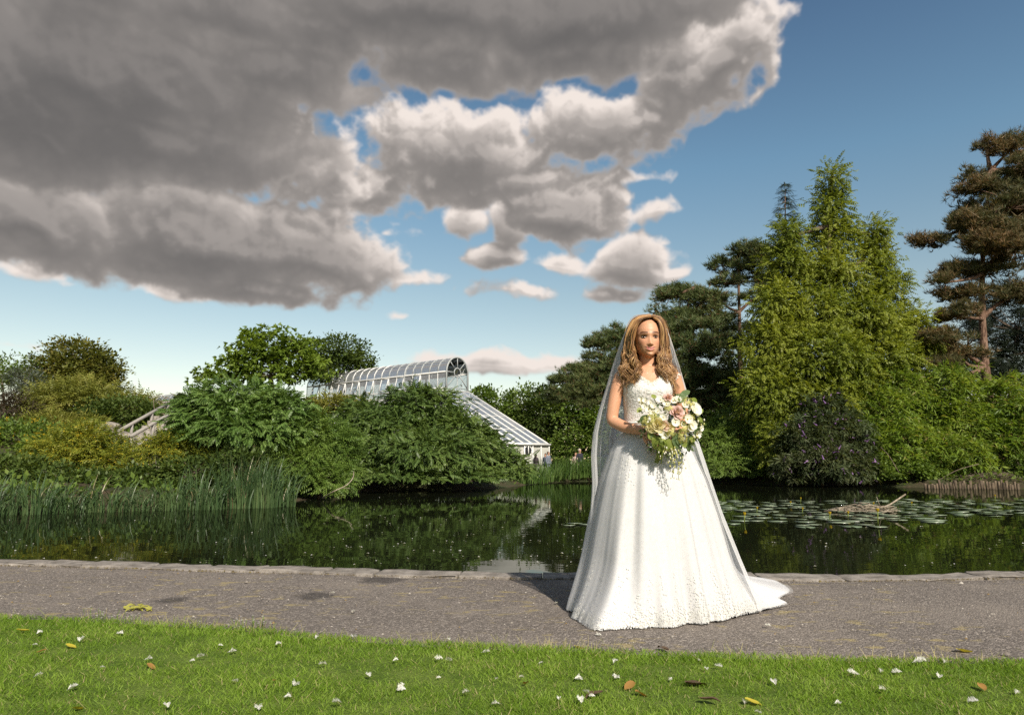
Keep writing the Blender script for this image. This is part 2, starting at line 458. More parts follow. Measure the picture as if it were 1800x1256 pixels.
for k, t in enumerate(np.linspace(0, 1, 24)):
    y = (lawn_y(px_) - .35) * (1 - t) + (kerb_y(px_) - .02) * t
    z = .010 * wob(px_, y, 1.7, 8) - .012 * sstep(np.full_like(px_, t), .85, 1)
    rows.append(np.stack([px_, y, z - .006], 1))
PV = np.concatenate(rows); n_ = len(px_); I = np.arange(24 * n_).reshape(24, n_)
path = mobj('path', npmesh('path', PV, np.stack([I[:-1, :-1], I[:-1, 1:], I[1:, 1:], I[1:, :-1]], -1).reshape(-1, 4), M_PATH, smooth=True))
tag(path, kind='structure')

# kerb of uneven stones along the water
def stone_build(bb):
    p = opos(bb); oi = bb.n('ShaderNodeObjectInfo')
    n = bb.noise(bb.v('ADD', p, bb.v('SCALE', oi.outputs['Location'], scale=3.1)), 9, 6, .65)
    n2 = bb.noise(wpos(bb), 60, 3, .6)
    c = bb.mix(bb.mapr(n, .3, .7), C4((.13, .115, .10)), C4((.29, .262, .232)))
    c = bb.mix(bb.m('MULTIPLY', bb.mapr(n2, .5, .75), .5), c, C4((.10, .095, .07)))
    return pbr(bb, c, .85, .2, bump(bb, bb.m('ADD', n, bb.m('MULTIPLY', n2, .4)), .7, .012))
M_STONE = mat('kerb_stone', stone_build)
kerb = empty('kerb', (0, 5.8, 0)); tag(kerb, kind='structure')
dK = np.concatenate([[0], np.cumsum(np.linalg.norm(np.diff(KERB_S, axis=0), axis=1))])
s_ = 0.0; r = np.random.RandomState(5)
def stone_mesh(L, seed):
    r = np.random.RandomState(seed); bm = bmesh.new()
    bmesh.ops.create_cube(bm, size=1.0)
    bmesh.ops.bevel(bm, geom=bm.edges[:], offset=.035, segments=2, affect='EDGES', profile=.6)
    bmesh.ops.subdivide_edges(bm, edges=[e for e in bm.edges if e.calc_length() > .4], cuts=3, use_grid_fill=True)
    for v in bm.verts:
        v.co.x *= L; v.co.y *= .24; v.co.z *= .30
        ph = v.co.x * 9 + seed
        v.co.y += .020 * math.sin(ph * 1.3) + r.uniform(-.012, .012)
        v.co.z += .003 * math.sin(ph * 2.1 + 1) + r.uniform(-.004, .004)
    me = bpy.data.meshes.new('kerb_stone'); bm.to_mesh(me); bm.free(); me.materials.append(M_STONE)
    me.polygons.foreach_set('use_smooth', np.ones(len(me.polygons), bool))
    return me
while s_ < dK[-1] - 1:
    L = r.uniform(.38, .72)
    m_ = s_ + L / 2
    c = np.array([np.interp(m_, dK, KERB_S[:, k]) for k in (0, 1)]); c2 = np.array([np.interp(m_ + .05, dK, KERB_S[:, k]) for k in (0, 1)])
    if -9 < c[0] < 9.5:
        o = mobj('kerb_stone', stone_mesh(L - .012, int(s_ * 100)), kerb)
        o.location = (c[0], c[1] - 5.8 + .0 + r.uniform(-.012, .012), -.148 + r.uniform(-.008, .010))
        o.rotation_euler = (r.uniform(-.03, .03), r.uniform(-.015, .015), math.atan2(*(c2 - c)[::-1]) + r.uniform(-.02, .02))
    s_ += L

# lawn: earth sheet and grass blades
def turf_build(bb):
    p = wpos(bb); n = bb.noise(p, 6, 4, .6)
    c = bb.mix(bb.mapr(n, .35, .65), C4((.08, .13, .02)), C4((.13, .18, .036)))
    return pbr(bb, c, .9, .1, bump(bb, bb.noise(p, 90, 3, .6), .8, .02))
M_TURF = mat('turf', turf_build)
lx = np.unique(np.concatenate([np.linspace(-40, -6, 12), np.linspace(-6, 6, 121), np.linspace(6, 40, 12)]))
A0 = np.stack([lx, np.full_like(lx, -60), np.zeros_like(lx) + .012], 1)
A1 = np.stack([lx, lawn_y(lx) - .25, np.zeros_like(lx) + .016], 1)
A2 = np.stack([lx, lawn_y(lx) + .012 * wob(lx, lx * 0, 14, 2), np.zeros_like(lx) - .004], 1)
n_ = len(lx); I = np.arange(3 * n_).reshape(3, n_)
lawn = mobj('lawn', npmesh('lawn', np.concatenate([A0, A1, A2]), np.stack([I[:-1, :-1], I[:-1, 1:], I[1:, 1:], I[1:, :-1]], -1).reshape(-1, 4), M_TURF))
tag(lawn, kind='structure')
def leafmat(name, cols, trans=.35, rough=.5, spec=.25, nscale=.6, dry=None):
    """leaf colours: a list of 2-3 base colours mixed leaf by leaf and clump by clump"""
    def build(bb):
        g = bb.n('ShaderNodeNewGeometry'); ri = g.outputs['Random Per Island']
        n = bb.noise(g.outputs['Position'], nscale, 3, .6)
        f = bb.m('ADD', bb.m('MULTIPLY', ri, .6), bb.m('MULTIPLY', bb.mapr(n, .35, .65), .4))
        cr = bb.n('ShaderNodeValToRGB'); e = cr.color_ramp.elements
        cs = [C4(c) for c in cols]
        e[0].color = cs[0]; e[1].color = cs[-1]; e[0].position = .1; e[1].position = .9
        for k, c in enumerate(cs[1:-1]):
            x = e.new((k + 1) / (len(cs) - 1)); x.color = c
        bb.put(cr.inputs[0], f); c = cr.outputs[0]
        if dry: c = bb.mix(bb.m('GREATER_THAN', ri, 1 - dry[0]), c, C4(dry[1]))
        p = bb.n('ShaderNodeBsdfPrincipled'); bb.put(p.inputs['Base Color'], c)
        p.inputs['Roughness'].default_value = rough; p.inputs['Specular IOR Level'].default_value = spec
        tr = bb.n('ShaderNodeBsdfTranslucent'); bb.put(tr.inputs[0], bb.mix(1.0, c, C4((1.3, 1.25, .6)), 'MULTIPLY'))
        ms = bb.n('ShaderNodeMixShader'); ms.inputs[0].default_value = trans
        bb.t.links.new(p.outputs[0], ms.inputs[1]); bb.t.links.new(tr.outputs[0], ms.inputs[2])
        return ms.outputs[0]
    return mat(name, build)
M_GRASS = leafmat('grass_blade', [(.12, .21, .02), (.20, .32, .034), (.29, .40, .07)], .45, .5, .2, 2.2, dry=(.06, (.42, .36, .18)))
def grass_mesh():
    r = np.random.RandomState(11); N = 150000
    # denser towards the camera's foreground, all the visible lawn
    X = r.uniform(-4.2, 3.3, N * 3); t = r.rand(N * 3) ** .85
    Yl = lawn_y(X); Y = Yl + .03 - t * (Yl - 1.75)
    keep = np.abs(X) < (Y * .80 + .35)
    clump = wob(X, Y, 6, 21) + .6 * wob(X, Y, 17, 22)
    keep &= (r.rand(len(X)) < .75 + .2 * clump)
    X, Y, clump = X[keep][:N], Y[keep][:N], clump[keep][:N]
    n = len(X)
    edge = np.clip((lawn_y(X) - Y) / .05, 0.25, 1)
    h = r.uniform(.010, .030, n) * (1 + .25 * clump) * (.55 + .45 * edge); w = r.uniform(.0014, .0028, n)
    a = r.rand(n) * 6.28; b_ = r.rand(n) * 6.28; lean = r.uniform(.3, 1.7, n) * h
    d = np.stack([np.cos(a), np.sin(a), np.zeros(n)], 1) * w[:, None]
    l = np.stack([np.cos(b_), np.sin(b_), np.zeros(n)], 1) * lean[:, None]
    P = np.stack([X, Y, .006 + np.zeros(n)], 1); up = np.array([0, 0, 1.0])
    v0 = P - d; v1 = P + d; tp_ = P + l + up * (h * .95)[:, None]; v2 = tp_ + d * .25; v3 = tp_ - d * .25
    V = np.stack([v0, v1, v2, v3], 1).reshape(-1, 3); o = np.arange(n)[:, None] * 4
    return npmesh('grass', V, o + np.array([[0, 1, 2, 3]]), M_GRASS)
def edge_mesh():
    # longer dry bents and weeds leaning over the path
    r = np.random.RandomState(12); n = 2600; X = r.uniform(-4.4, 3.4, n); k = wob(X, X * 0, 5, 6) + .5 * wob(X, X * 0, 19, 7); X = X[r.rand(n) < .35 + .5 * k]; n = len(X)
    Y = lawn_y(X) + r.uniform(-.03, .035, n); h = r.uniform(.02, .07, n); a = r.rand(n) * 6.28; d = np.stack([np.cos(a), np.sin(a), np.zeros(n)], 1) * r.uniform(.0009, .002, n)[:, None]; l = np.stack([r.randn(n) * .5, r.uniform(-.2, .9, n), np.zeros(n)], 1) * h[:, None]
    P = np.stack([X, Y, np.zeros(n)], 1); T_ = P + l + np.array([0, 0, 1.0]) * (h * .8)[:, None]
    V = np.stack([P - d, P + d, T_ + d * .4, T_ - d * .4], 1).reshape(-1, 3)
    return npmesh('edge_grass', V, np.arange(n)[:, None] * 4 + np.array([[0, 1, 2, 3]]), M_BENT)
M_BENT = leafmat('dry_bents', [(.16, .22, .04), (.32, .30, .12), (.50, .43, .24)], .3, .6, .15, 4)
tag(mobj('edge_grass', edge_mesh()), 'longer dry grass stalks along the lawn edge', 'grass', kind='stuff')
grass = mobj('grass', grass_mesh())
tag(grass, 'short green mown grass of the foreground lawn', 'grass', kind='stuff')

# ================================================================== vegetation
def T_leaf(l=1.0, w=.28, fold=.08, droop=-.06):
    v = np.array([[0, 0, 0], [.45 * l, w, fold], [l, 0, droop], [.45 * l, -w, fold]]); return v, np.array([[0, 1, 2, 3]])
def T_pinnate(pairs=6, leaf=.34, w=.075, droop=.35, spread=1.05, start=.18):
    V = []; F = []
    def quad(o, d, ln, ww):
        d = d / np.linalg.norm(d); s = np.cross(d, [0, 0, 1.0]); s /= np.linalg.norm(s) + 1e-9
        k = len(V); V.extend([o, o + d * ln * .42 + s * ww + [0, 0, .012], o + d * ln + [0, 0, -.05], o + d * ln * .42 - s * ww + [0, 0, .012]]); F.append([k, k + 1, k + 2, k + 3])
    for i in range(pairs):
        t = start + (1 - start) * i / pairs; p = np.array([t, 0, -droop * t * t])
        ln = leaf * (1.0 - .45 * abs(t - .5)); a = spread * (1 - .25 * t)
        for s in (-1, 1): quad(p, np.array([math.cos(a), s * math.sin(a), -.35 - .3 * t]), ln, w)
    quad(np.array([.97, 0, -droop * .94]), np.array([1, 0, -.9]), leaf * .8, w)
    return np.array(V, float), np.array(F)
def T_tuft(n=14, w=.045, seed=1, up=.25):
    r = np.random.RandomState(seed); V = []; F = []
    for i in range(n):
        a = 6.283 * i / n * 2.4 + r.rand(); z = r.uniform(-.25, 1)
        d = np.array([math.cos(a) * math.sqrt(max(0, 1 - z * z * .9)), math.sin(a) * math.sqrt(max(0, 1 - z * z * .9)), z + up]); d /= np.linalg.norm(d)
        s = np.cross(d, r.randn(3)); s /= np.linalg.norm(s)
        k = len(V); V.extend([d * .05 - s * w, d * .05 + s * w, d * r.uniform(.75, 1.1)]); F.append([k, k + 1, k + 2])
    return np.array(V), np.array(F)
def T_multi(n=5, l=1.0, w=.075, seed=3, spread=1.3, down=.5):
    """a node of long narrow drooping leaves"""
    r = np.random.RandomState(seed); V = []; F = []
    for i in range(n):
        a = r.uniform(-spread, spread); L = l * r.uniform(.6, 1.1); e = r.uniform(-down, .3)
        d = np.array([math.cos(a), math.sin(a), e]); d /= np.linalg.norm(d); s = np.cross(d, [0, 0, 1.0]); s /= np.linalg.norm(s); o = np.array([r.uniform(0, .3), 0, 0])
        k = len(V); V.extend([o, o + d * L * .45 + s * w, o + d * L + [0, 0, -.18 * L], o + d * L * .45 - s * w]); F.append([k, k + 1, k + 2, k + 3])
    return np.array(V), np.array(F)
TPL = {'leaf': T_leaf(), 'round': T_leaf(1, .42, .1, -.15), 'sumac': T_pinnate(5, .36, .085, .35, 1.05, .14), 'fern': T_pinnate(4, .34, .055, .25, .9, .06), 'broadfern': T_pinnate(3, .42, .13, .3, .95, .1), 'tuft': T_tuft(10, .055), 'lance': T_multi(), 'narrow': T_leaf(1.0, .11, .03, -.12),
       'whorl': T_multi(6, 1.0, .20, 5, 2.6, .6), 'spray': T_tuft(10, .05, 4, .0)}

def clumps_in(lobes, n_clump, r, shell=.62, flat=1.0, low=-.75):
    """clump centres and outward directions spread through the lobes' volumes, mostly near the surface"""
    vol = np.array([(a[1][0] * a[1][1] * a[1][2]) ** .67 for a in lobes]); vol /= vol.sum()
    P = []; D = []
    for (c, rad), w in zip(lobes, vol):
        n = max(3, int(round(n_clump * w)))
        d = r.randn(n * 3, 3); d /= np.linalg.norm(d, axis=1, keepdims=True)
        d = d[d[:, 2] > low][:n]
        rr = (shell + (1 - shell) * r.rand(len(d)) ** .6) * (1 + .10 * r.randn(len(d)))
        P.append(np.asarray(c) + d * rr[:, None] * np.asarray(rad)); D.append(d)
    return np.concatenate(P), np.concatenate(D)
def crown_vf(P, D, tpl, per, crad, size, r, flat=.6, outw=.8, upn=.7, droop=.0, jit=.5):
    """leaves of every clump"""
    n = len(P); idx = np.repeat(np.arange(n), per)
    csz = r.uniform(.6, 1.35, n)
    off = r.randn(len(idx), 3) * np.array([1, 1, flat]) * (crad * .55 * csz[idx])[:, None]
    pos = P[idx] + off
    od = off / (np.linalg.norm(off, axis=1, keepdims=True) + 1e-6)
    x = D[idx] * outw + od * .8 + r.randn(len(idx), 3) * jit + np.array([0, 0, -droop])
    up = D[idx] * (1 - upn) + np.array([0, 0, upn]) + r.randn(len(idx), 3) * .35
    tv, tf = TPL[tpl]
    return scatter_vf(tv, tf, pos, rot_from(x, up), size * r.uniform(.6, 1.3, len(idx)))
def bark_build(c1, c2):
    def f(bb):
        p = opos(bb); n = bb.noise(bb.v('MULTIPLY', p, (1, 1, .25)), 14, 5, .65)
        return pbr(bb, bb.mix(bb.mapr(n, .35, .65), C4(c1), C4(c2)), .9, .1, bump(bb, n, .9, .03))
    return f
M_BARK = mat('bark', bark_build((.06, .045, .033), (.16, .125, .095)))
M_BARKP = mat('pine_bark', bark_build((.085, .05, .035), (.24, .155, .11)))
M_TWIG = mat('twig', bark_build((.09, .07, .05), (.22, .18, .13)))
def lobe_px(L, depth=.8, yscale=1.0):
    out = []
    for (u, v, ru, rv, Y) in L:
        c = at(u, v, Y); k = Y / FPX
        out.append((c, (ru * k, max(ru, rv) * k * depth, rv * k)))
    return out
def limb(a, c, r0, r1, r, bend=.12, n=5):
    a = np.asarray(a, float); c = np.asarray(c, float); L = np.linalg.norm(c - a)
    t = np.linspace(0, 1, n)[:, None]; o = r.randn(3) * bend * L
    P = a + (c - a) * t + o * (t * (1 - t)) * 1.6
    return P, r0 + (r1 - r0) * t[:, 0]
PLANTED = []
def plant(name, label, cat, base, lobes, tpl, m, n_clump, per, crad, size, seed, group=None, trunk=.12, shell=.62, flat=.6, outw=.8, upn=.7, droop=0.0, low=-.75, bark=None, stem='trunk', crown='crown', limbs=.5, trunk_top=None, extra=None, jit=.5):
    """a tree or shrub standing at base (x, y) with crown lobes"""
    r = np.random.RandomState(seed)
    bz = float(ground_z(np.array([base[0]]), np.array([base[1]]))[0]) - .05
    B = np.array([base[0], base[1], bz])
    root = empty(name, B); tag(root, label, cat, group)
    P, D = clumps_in(lobes, n_clump, r, shell, low=low)
    P[:, 2] = np.maximum(P[:, 2], max(bz, WATER_Z) + .08)
    A = Acc()
    cen = np.mean([np.asarray(l[0]) for l in lobes], 0)
    top = np.asarray(trunk_top) if trunk_top is not None else np.array([cen[0] * .7 + B[0] * .3, cen[1] * .7 + B[1] * .3, cen[2]])
    tp, tr_ = limb(B, top, trunk, trunk * (.45 if trunk_top is None else .2), r, .05, 7); A.tube(tp - B, tr_, 8)
    for (c, rad) in lobes:
        s = tp[r.randint(3, 7)] if trunk_top is None else tp[np.argmin(np.abs(tp[:, 2] - (c[2] - .2 * rad[2])))]
        lp, lr = limb(s, np.asarray(c), trunk * .5, trunk * .18, r, .12, 5); A.tube(lp - B, lr, 5, False)
    k = r.permutation(len(P))[:int(len(P) * limbs)]
    cs = np.array([l[0] for l in lobes])
    for i in k:
        j = np.argmin(np.linalg.norm(cs - P[i], axis=1)); lp, lr = limb(cs[j], P[i], max(.012, trunk * .14), .008, r, .1, 4); A.tube(lp - B, lr, 3, False)
    mobj(stem, A.mesh(stem, bark or M_BARK, True), root)
    V, F = crown_vf(P, D, tpl, per, crad, size, r, flat, outw, upn, droop, jit)
    keepz = V[:, 2].reshape(len(P) * per, -1).min(1) > max(bz - .05, WATER_Z + .01)
    k = len(TPL[tpl][0]); mf = len(TPL[tpl][1])
    me = npmesh(crown, V - B, F.reshape(len(P) * per, mf, -1)[keepz].reshape(-1, F.shape[1]), m)
    mobj(crown, me, root)
    if extra: extra(root, B, P, D, r)
    PLANTED.append(root)
    return root

# ---- leaf colours
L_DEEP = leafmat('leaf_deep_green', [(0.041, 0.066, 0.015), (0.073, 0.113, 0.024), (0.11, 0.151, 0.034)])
L_ROUND = leafmat('leaf_autumn_tree', [(0.073, 0.089, 0.019), (0.124, 0.137, 0.026), (0.19, 0.166, 0.037)], nscale=.3)
L_OLIVE = leafmat('leaf_olive', [(0.14, 0.158, 0.032), (0.21, 0.228, 0.044), (0.294, 0.276, 0.069)])
L_PURPLE = leafmat('leaf_purple_brown', [(.045, .035, .024), (.075, .055, .035), (.06, .07, .03)])
L_SILVER = leafmat('leaf_silver', [(.09, .11, .08), (.14, .165, .13), (.19, .21, .17)])
L_MID = leafmat('leaf_mid_green', [(0.068, 0.12, 0.02), (0.115, 0.18, 0.03), (0.168, 0.233, 0.044)])
L_GOLD = leafmat('leaf_gold_green', [(0.104, 0.138, 0.018), (0.171, 0.204, 0.026), (0.256, 0.258, 0.033)], dry=(.07, (.42, .34, .03)))
L_SUMAC = leafmat('leaf_sumac', [(0.065, 0.123, 0.023), (0.108, 0.185, 0.039), (0.166, 0.246, 0.063)], .3, .45, .35, .8)
L_SUMAC2 = leafmat('leaf_sumac_broad', [(0.053, 0.095, 0.022), (0.091, 0.147, 0.032), (0.145, 0.203, 0.05)], .3, .45, .35, .5)
L_LIME = leafmat('leaf_lime', [(.11, .17, .02), (.17, .25, .035), (.24, .32, .06)], .45, .5, .25, .4)
L_PINE = leafmat('needle_pine', [(0.051, 0.076, 0.025), (0.086, 0.117, 0.037), (0.137, 0.158, 0.053)], .15, .5, .25, .35, dry=(.07, (.16, .085, .04)))
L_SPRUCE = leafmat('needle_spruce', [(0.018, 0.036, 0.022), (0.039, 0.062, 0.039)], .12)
L_REDW = leafmat('spray_redwood', [(.10, .14, .015), (.18, .22, .025), (.28, .31, .045)], .42, .5, .25, .35)
L_BROWN = leafmat('needle_brown_pine', [(.065, .08, .03), (.115, .10, .045), (.23, .14, .068)], .2, .55, .2, .5)
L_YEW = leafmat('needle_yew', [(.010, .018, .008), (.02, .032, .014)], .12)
L_BAMB = leafmat('leaf_bamboo', [(0.108, 0.179, 0.022), (0.179, 0.268, 0.037), (0.273, 0.343, 0.062)], .42, .5, .3, .6, dry=(.04, (.30, .25, .09)))
L_TAM = leafmat('leaf_feathery', [(0.074, 0.136, 0.024), (0.127, 0.199, 0.035), (0.18, 0.257, 0.053)], .35, .5, .25, .5)
L_BUD = leafmat('leaf_buddleia', [(0.043, 0.066, 0.024), (0.074, 0.102, 0.041), (0.114, 0.126, 0.06)], .3, .55, .25, .5)
L_REED = leafmat('reed_blade', [(.05, .095, .035), (.08, .135, .05), (.12, .175, .065)], .3, .4, .4, 1.2, dry=(.05, (.28, .24, .12)))
L_REEDB = leafmat('reed_blade_bright', [(.05, .10, .02), (.085, .15, .03), (.13, .19, .05)], .35, .45, .3, 1.0)
def solid(name, c, rough=.6, spec=.3, **kw): return mat(name, lambda bb: pbr(bb, c, rough, spec, **kw))
def varied(name, c1, c2, rough=.6, spec=.3, trans=.25):
    return leafmat(name, [c1, c2], trans, rough, spec)
M_FLY = varied('yellow_blossom', (.42, .30, .015), (.60, .46, .03))
M_FLP = varied('purple_blossom', (.17, .085, .24), (.36, .22, .42))

def XY(u, v, Y): p = at(u, v, Y); return (p[0], p[1])
# ---- left bank, far to near
plant('tree', 'small dark leafy tree cut off by the left edge of the picture', 'tree', XY(15, 700, 45), lobe_px([(5,655,55,34,45),(-60,665,60,45,46),(45,668,34,26,44)]), 'leaf', L_MID, 130, 46, .55, .21, 31)
plant('tree', 'broad round tree on the left skyline with bronzed leaves', 'tree', XY(140, 700, 46), lobe_px([(130,632,52,36,46),(95,652,42,34,45),(172,648,36,34,46),(140,672,62,30,46),(192,668,20,26,46),(180,700,30,22,46),(110,690,50,22,46)]), 'leaf', L_ROUND, 340, 50, .6, .24, 32, trunk=.25)
plant('shrub', 'silvery grey green shrub at the left under the round tree', 'shrub', XY(42, 690, 39), lobe_px([(45,672,34,24,39),(70,690,30,20,39)]), 'narrow', L_SILVER, 70, 46, .4, .2, 33, trunk=.06)
plant('shrub', 'wide feathery olive green shrub on the crest of the mound', 'shrub', XY(150, 735, 36), lobe_px([(135,705,62,34,36),(95,720,50,30,35),(195,715,46,32,36),(235,722,34,24,36)]), 'fern', L_OLIVE, 190, 26, .5, .45, 34, trunk=.07, droop=-.4)
plant('shrub', 'purplish brown shrub at the left edge half way up the mound', 'shrub', XY(20, 745, 33), lobe_px([(15,725,55,30,33),(-50,720,60,45,33)]), 'narrow', L_PURPLE, 110, 55, .45, .2, 35, trunk=.06)
plant('shrub', 'dark green rounded shrub left of the wooden handrails', 'shrub', XY(220, 750, 32), lobe_px([(225,728,50,24,32),(180,738,40,24,31.5),(262,735,28,20,32)]), 'leaf', L_DEEP, 130, 46, .38, .17, 36, trunk=.06)
plant('shrub', 'grey green wispy shrub below the purplish brown one', 'shrub', XY(95, 770, 30), lobe_px([(95,752,52,26,30),(150,752,34,22,30)]), 'narrow', L_OLIVE, 110, 55, .36, .17, 37, trunk=.05)
def yellow_heads(n, sz):
    def f(root, B, P, D, r):
        top = P[D[:, 2] > -.1]; i = r.choice(len(top), n); pos = top[i] + r.randn(n, 3) * .12 + np.array([0, -.06, .1])
        tv, tf = T_tuft(7, .28, 8, .6); V, F = scatter_vf(tv, tf, pos, rot_from(r.randn(n, 3), np.array([[0, 0, 1.0]]) + r.randn(n, 3) * .3), r.uniform(.6, 1.3, n) * sz)
        tag(mobj('blossom', npmesh('blossom', V - B, F, M_FLY), root), 'yellow flower heads')
    return f
plant('shrub', 'green shrub dotted with yellow flowers at the left edge', 'shrub', XY(50, 830, 22.5), lobe_px([(40,780,60,34,22.5),(-40,780,70,45,22.5),(85,800,50,32,22)]), 'leaf', L_MID, 160, 46, .30, .12, 38, trunk=.04, extra=yellow_heads(260, .05))
plant('shrub', 'yellow green flowering shrub in front of the rock steps', 'shrub', XY(160, 840, 20.5), lobe_px([(140,790,60,36,20.5),(190,800,40,34,20.5),(110,815,50,30,20.2),(215,815,30,24,20)]), 'fern', L_GOLD, 190, 30, .28, .26, 39, trunk=.04, droop=-.2, extra=yellow_heads(200, .045))
plant('shrub', 'low yellow green shrub between the rock steps and the spreading bush', 'shrub', XY(300, 820, 18.5), lobe_px([(292,792,32,24,18.5),(335,800,26,20,18.4)]), 'fern', L_GOLD, 70, 26, .22, .24, 40, trunk=.03)
plant('shrub', 'dark leafy undergrowth shrub behind the reeds at the far left', 'shrub', XY(20, 850, 18), lobe_px([(20,835,70,28,18),(-70,825,60,45,18),(110,842,60,22,18),(190,850,45,18,17.8)]), 'leaf', L_DEEP, 170, 46, .25, .12, 41, trunk=.03)
plant('shrub', 'dark undergrowth shrub behind the reeds below the rock steps', 'shrub', XY(300, 860, 17.6), lobe_px([(260,845,50,20,17.6),(340,835,55,30,17.6),(420,830,60,40,17.8)]), 'leaf', L_DEEP, 150, 55, .22, .11, 42, trunk=.03)
plant('tree', 'pale green open tree rising behind the spreading bush', 'tree', XY(500, 720, 34), lobe_px([(485,612,46,34,34),(435,622,34,38,33.5),(525,618,40,30,34),(372,660,30,13,33),(475,655,66,28,34),(548,645,28,32,34),(405,650,24,22,33.5),(450,590,22,16,34)]), 'whorl', L_LIME, 250, 11, .34, .25, 43, trunk=.14, shell=.25)
plant('tree', 'dark round tree behind the left end of the glass vault', 'tree', XY(600, 700, 64), lobe_px([(595,618,44,28,64),(560,625,30,32,64),(630,640,28,22,64),(600,655,56,26,64),(650,650,12,12,64)]), 'leaf', L_DEEP, 190, 46, .75, .30, 44, trunk=.3)
plant('shrub', 'yellowish green shrub showing under the vault between the bushes', 'shrub', XY(590, 735, 38), lobe_px([(585,712,40,18,38),(560,722,30,20,38),(625,715,26,16,38)]), 'leaf', L_OLIVE, 90, 50, .35, .17, 45, trunk=.05)
plant('bush', 'spreading green bush with feathered leaves left of the largest bush', 'bush', XY(440, 860, 19.5), lobe_px([(420,712,88,38,19.5),(365,740,60,42,19.2),(480,735,62,44,19.2),(430,765,100,40,19),(520,770,34,44,19.2),(345,770,34,28,19)]), 'sumac', L_SUMAC, 580, 12, .25, .25, 46, trunk=.09, low=-.35, upn=.85, flat=.4, droop=.15)
plant('bush', 'soft feathery dark green bush between the two spreading bushes', 'bush', XY(560, 875, 19.3), lobe_px([(548,790,48,60,19.3),(585,800,36,55,19.8),(525,825,40,40,18.6),(575,845,40,28,18.8)]), 'fern', L_TAM, 270, 24, .24, .24, 47, trunk=.06, droop=-.15)
plant('bush', 'largest domed bush of feathered leaves leaning over the water', 'bush', XY(760, 850, 26), lobe_px([(735,722,70,44,26),(680,770,70,54,25),(795,775,66,50,25.5),(740,805,108,44,24.2),(855,808,48,40,25.2),(640,740,34,36,25.6),(625,810,34,40,23.6),(895,826,36,28,25.0),(700,842,72,18,23.2),(810,845,66,14,23.8)]), 'sumac', L_SUMAC2, 1050, 13, .34, .29, 48, trunk=.14, low=-.4, upn=.85, flat=.38, droop=.15)
# ---- behind the glasshouse
for i, (lab, lob, sd) in enumerate([
  ('dense green tree right behind the sloping glass roof', [(868,728,42,40,68),(845,705,30,22,68),(890,765,44,44,67),(915,720,34,36,68)], 51),
  ('dense green tree left of the people at the far path', [(955,735,42,46,66),(930,770,40,44,66),(985,725,36,36,66),(965,700,26,20,66)], 52),
  ('dense green tree rising behind the people beside the veil', [(1015,745,44,50,64),(1050,725,40,50,64),(1030,780,54,36,63),(1080,760,50,60,63)], 53)]):
    plant('tree', lab, 'tree', XY(lob[0][0], 800, lob[0][4]), lobe_px(lob), 'leaf', L_MID if i != 1 else L_DEEP, 230, 46, .8, .34, sd, group='trees behind the glasshouse', trunk=.25)
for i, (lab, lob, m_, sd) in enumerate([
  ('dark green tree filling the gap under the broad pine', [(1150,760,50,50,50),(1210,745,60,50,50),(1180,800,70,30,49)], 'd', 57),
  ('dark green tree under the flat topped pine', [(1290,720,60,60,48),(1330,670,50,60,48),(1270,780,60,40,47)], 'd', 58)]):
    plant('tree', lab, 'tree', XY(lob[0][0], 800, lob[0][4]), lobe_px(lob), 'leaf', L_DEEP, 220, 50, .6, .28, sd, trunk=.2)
# ---- pines
def pine(label, base, plates, seed, trunk, top, m=L_PINE, size=.34, dens=1.0, per=14):
    lobes = []
    for (u, v, ru, rv, Y) in plates:
        c = at(u, v, Y); k = Y / FPX; q_ = random.Random(seed * 100 + len(lobes)); lobes.append((c + np.array([q_.uniform(-.2, .2), q_.uniform(-.8, .8), q_.uniform(-.15, .15)]), (ru * k * q_.uniform(.95, 1.25), ru * k * .95, rv * k * q_.uniform(1.15, 1.7))))
    n = int(sum(a[1][0] * max(a[1][2], .3) for a in lobes) * 27 * dens)
    return plant('pine_tree', label, 'tree', base, lobes, 'tuft', m, n, per, .36, size, seed, trunk=trunk, shell=.25, flat=.45, low=-.35, bark=M_BARKP, trunk_top=top, limbs=.6, upn=.9, outw=.5)
pine('slanting pine just left of the veil', XY(1070, 800, 47), [(1078,585,26,14,47),(1050,610,22,13,47),(1090,612,38,18,47),(1060,640,40,20,46),(1015,652,30,14,46),(1090,655,50,26,46),(985,668,26,10,46),(1035,675,50,22,45.5),(1000,700,40,22,45.5),(1080,700,60,34,45)], 61, .24, at(1082, 585, 47))
pine('broad dark pine beside the brides veil with sky between its plates', XY(1215, 800, 42), [(1195,508,36,12,42),(1175,525,30,12,42),(1225,530,40,16,42),(1185,553,44,16,41.5),(1250,560,36,15,42),(1215,582,54,16,41),(1170,600,38,18,41),(1262,610,40,20,41.5),(1215,630,60,24,40.5),(1180,665,50,26,40.5),(1250,668,60,28,40.5),(1205,705,64,30,40),(1270,712,46,30,40)], 62, .26, at(1225, 505, 42), dens=1.15)
pine('taller flat topped pine with a bare trunk behind the yellow green tree', XY(1303, 800, 44), [(1300,448,48,13,44),(1270,462,26,10,44),(1330,455,36,14,44),(1300,476,44,13,44),(1275,498,34,12,44),(1335,490,34,16,44),(1335,525,30,16,44),(1280,525,24,9,44),(1270,570,34,14,44),(1325,575,28,12,44),(1265,600,28,12,43.5)], 63, .24, at(1297, 450, 44))
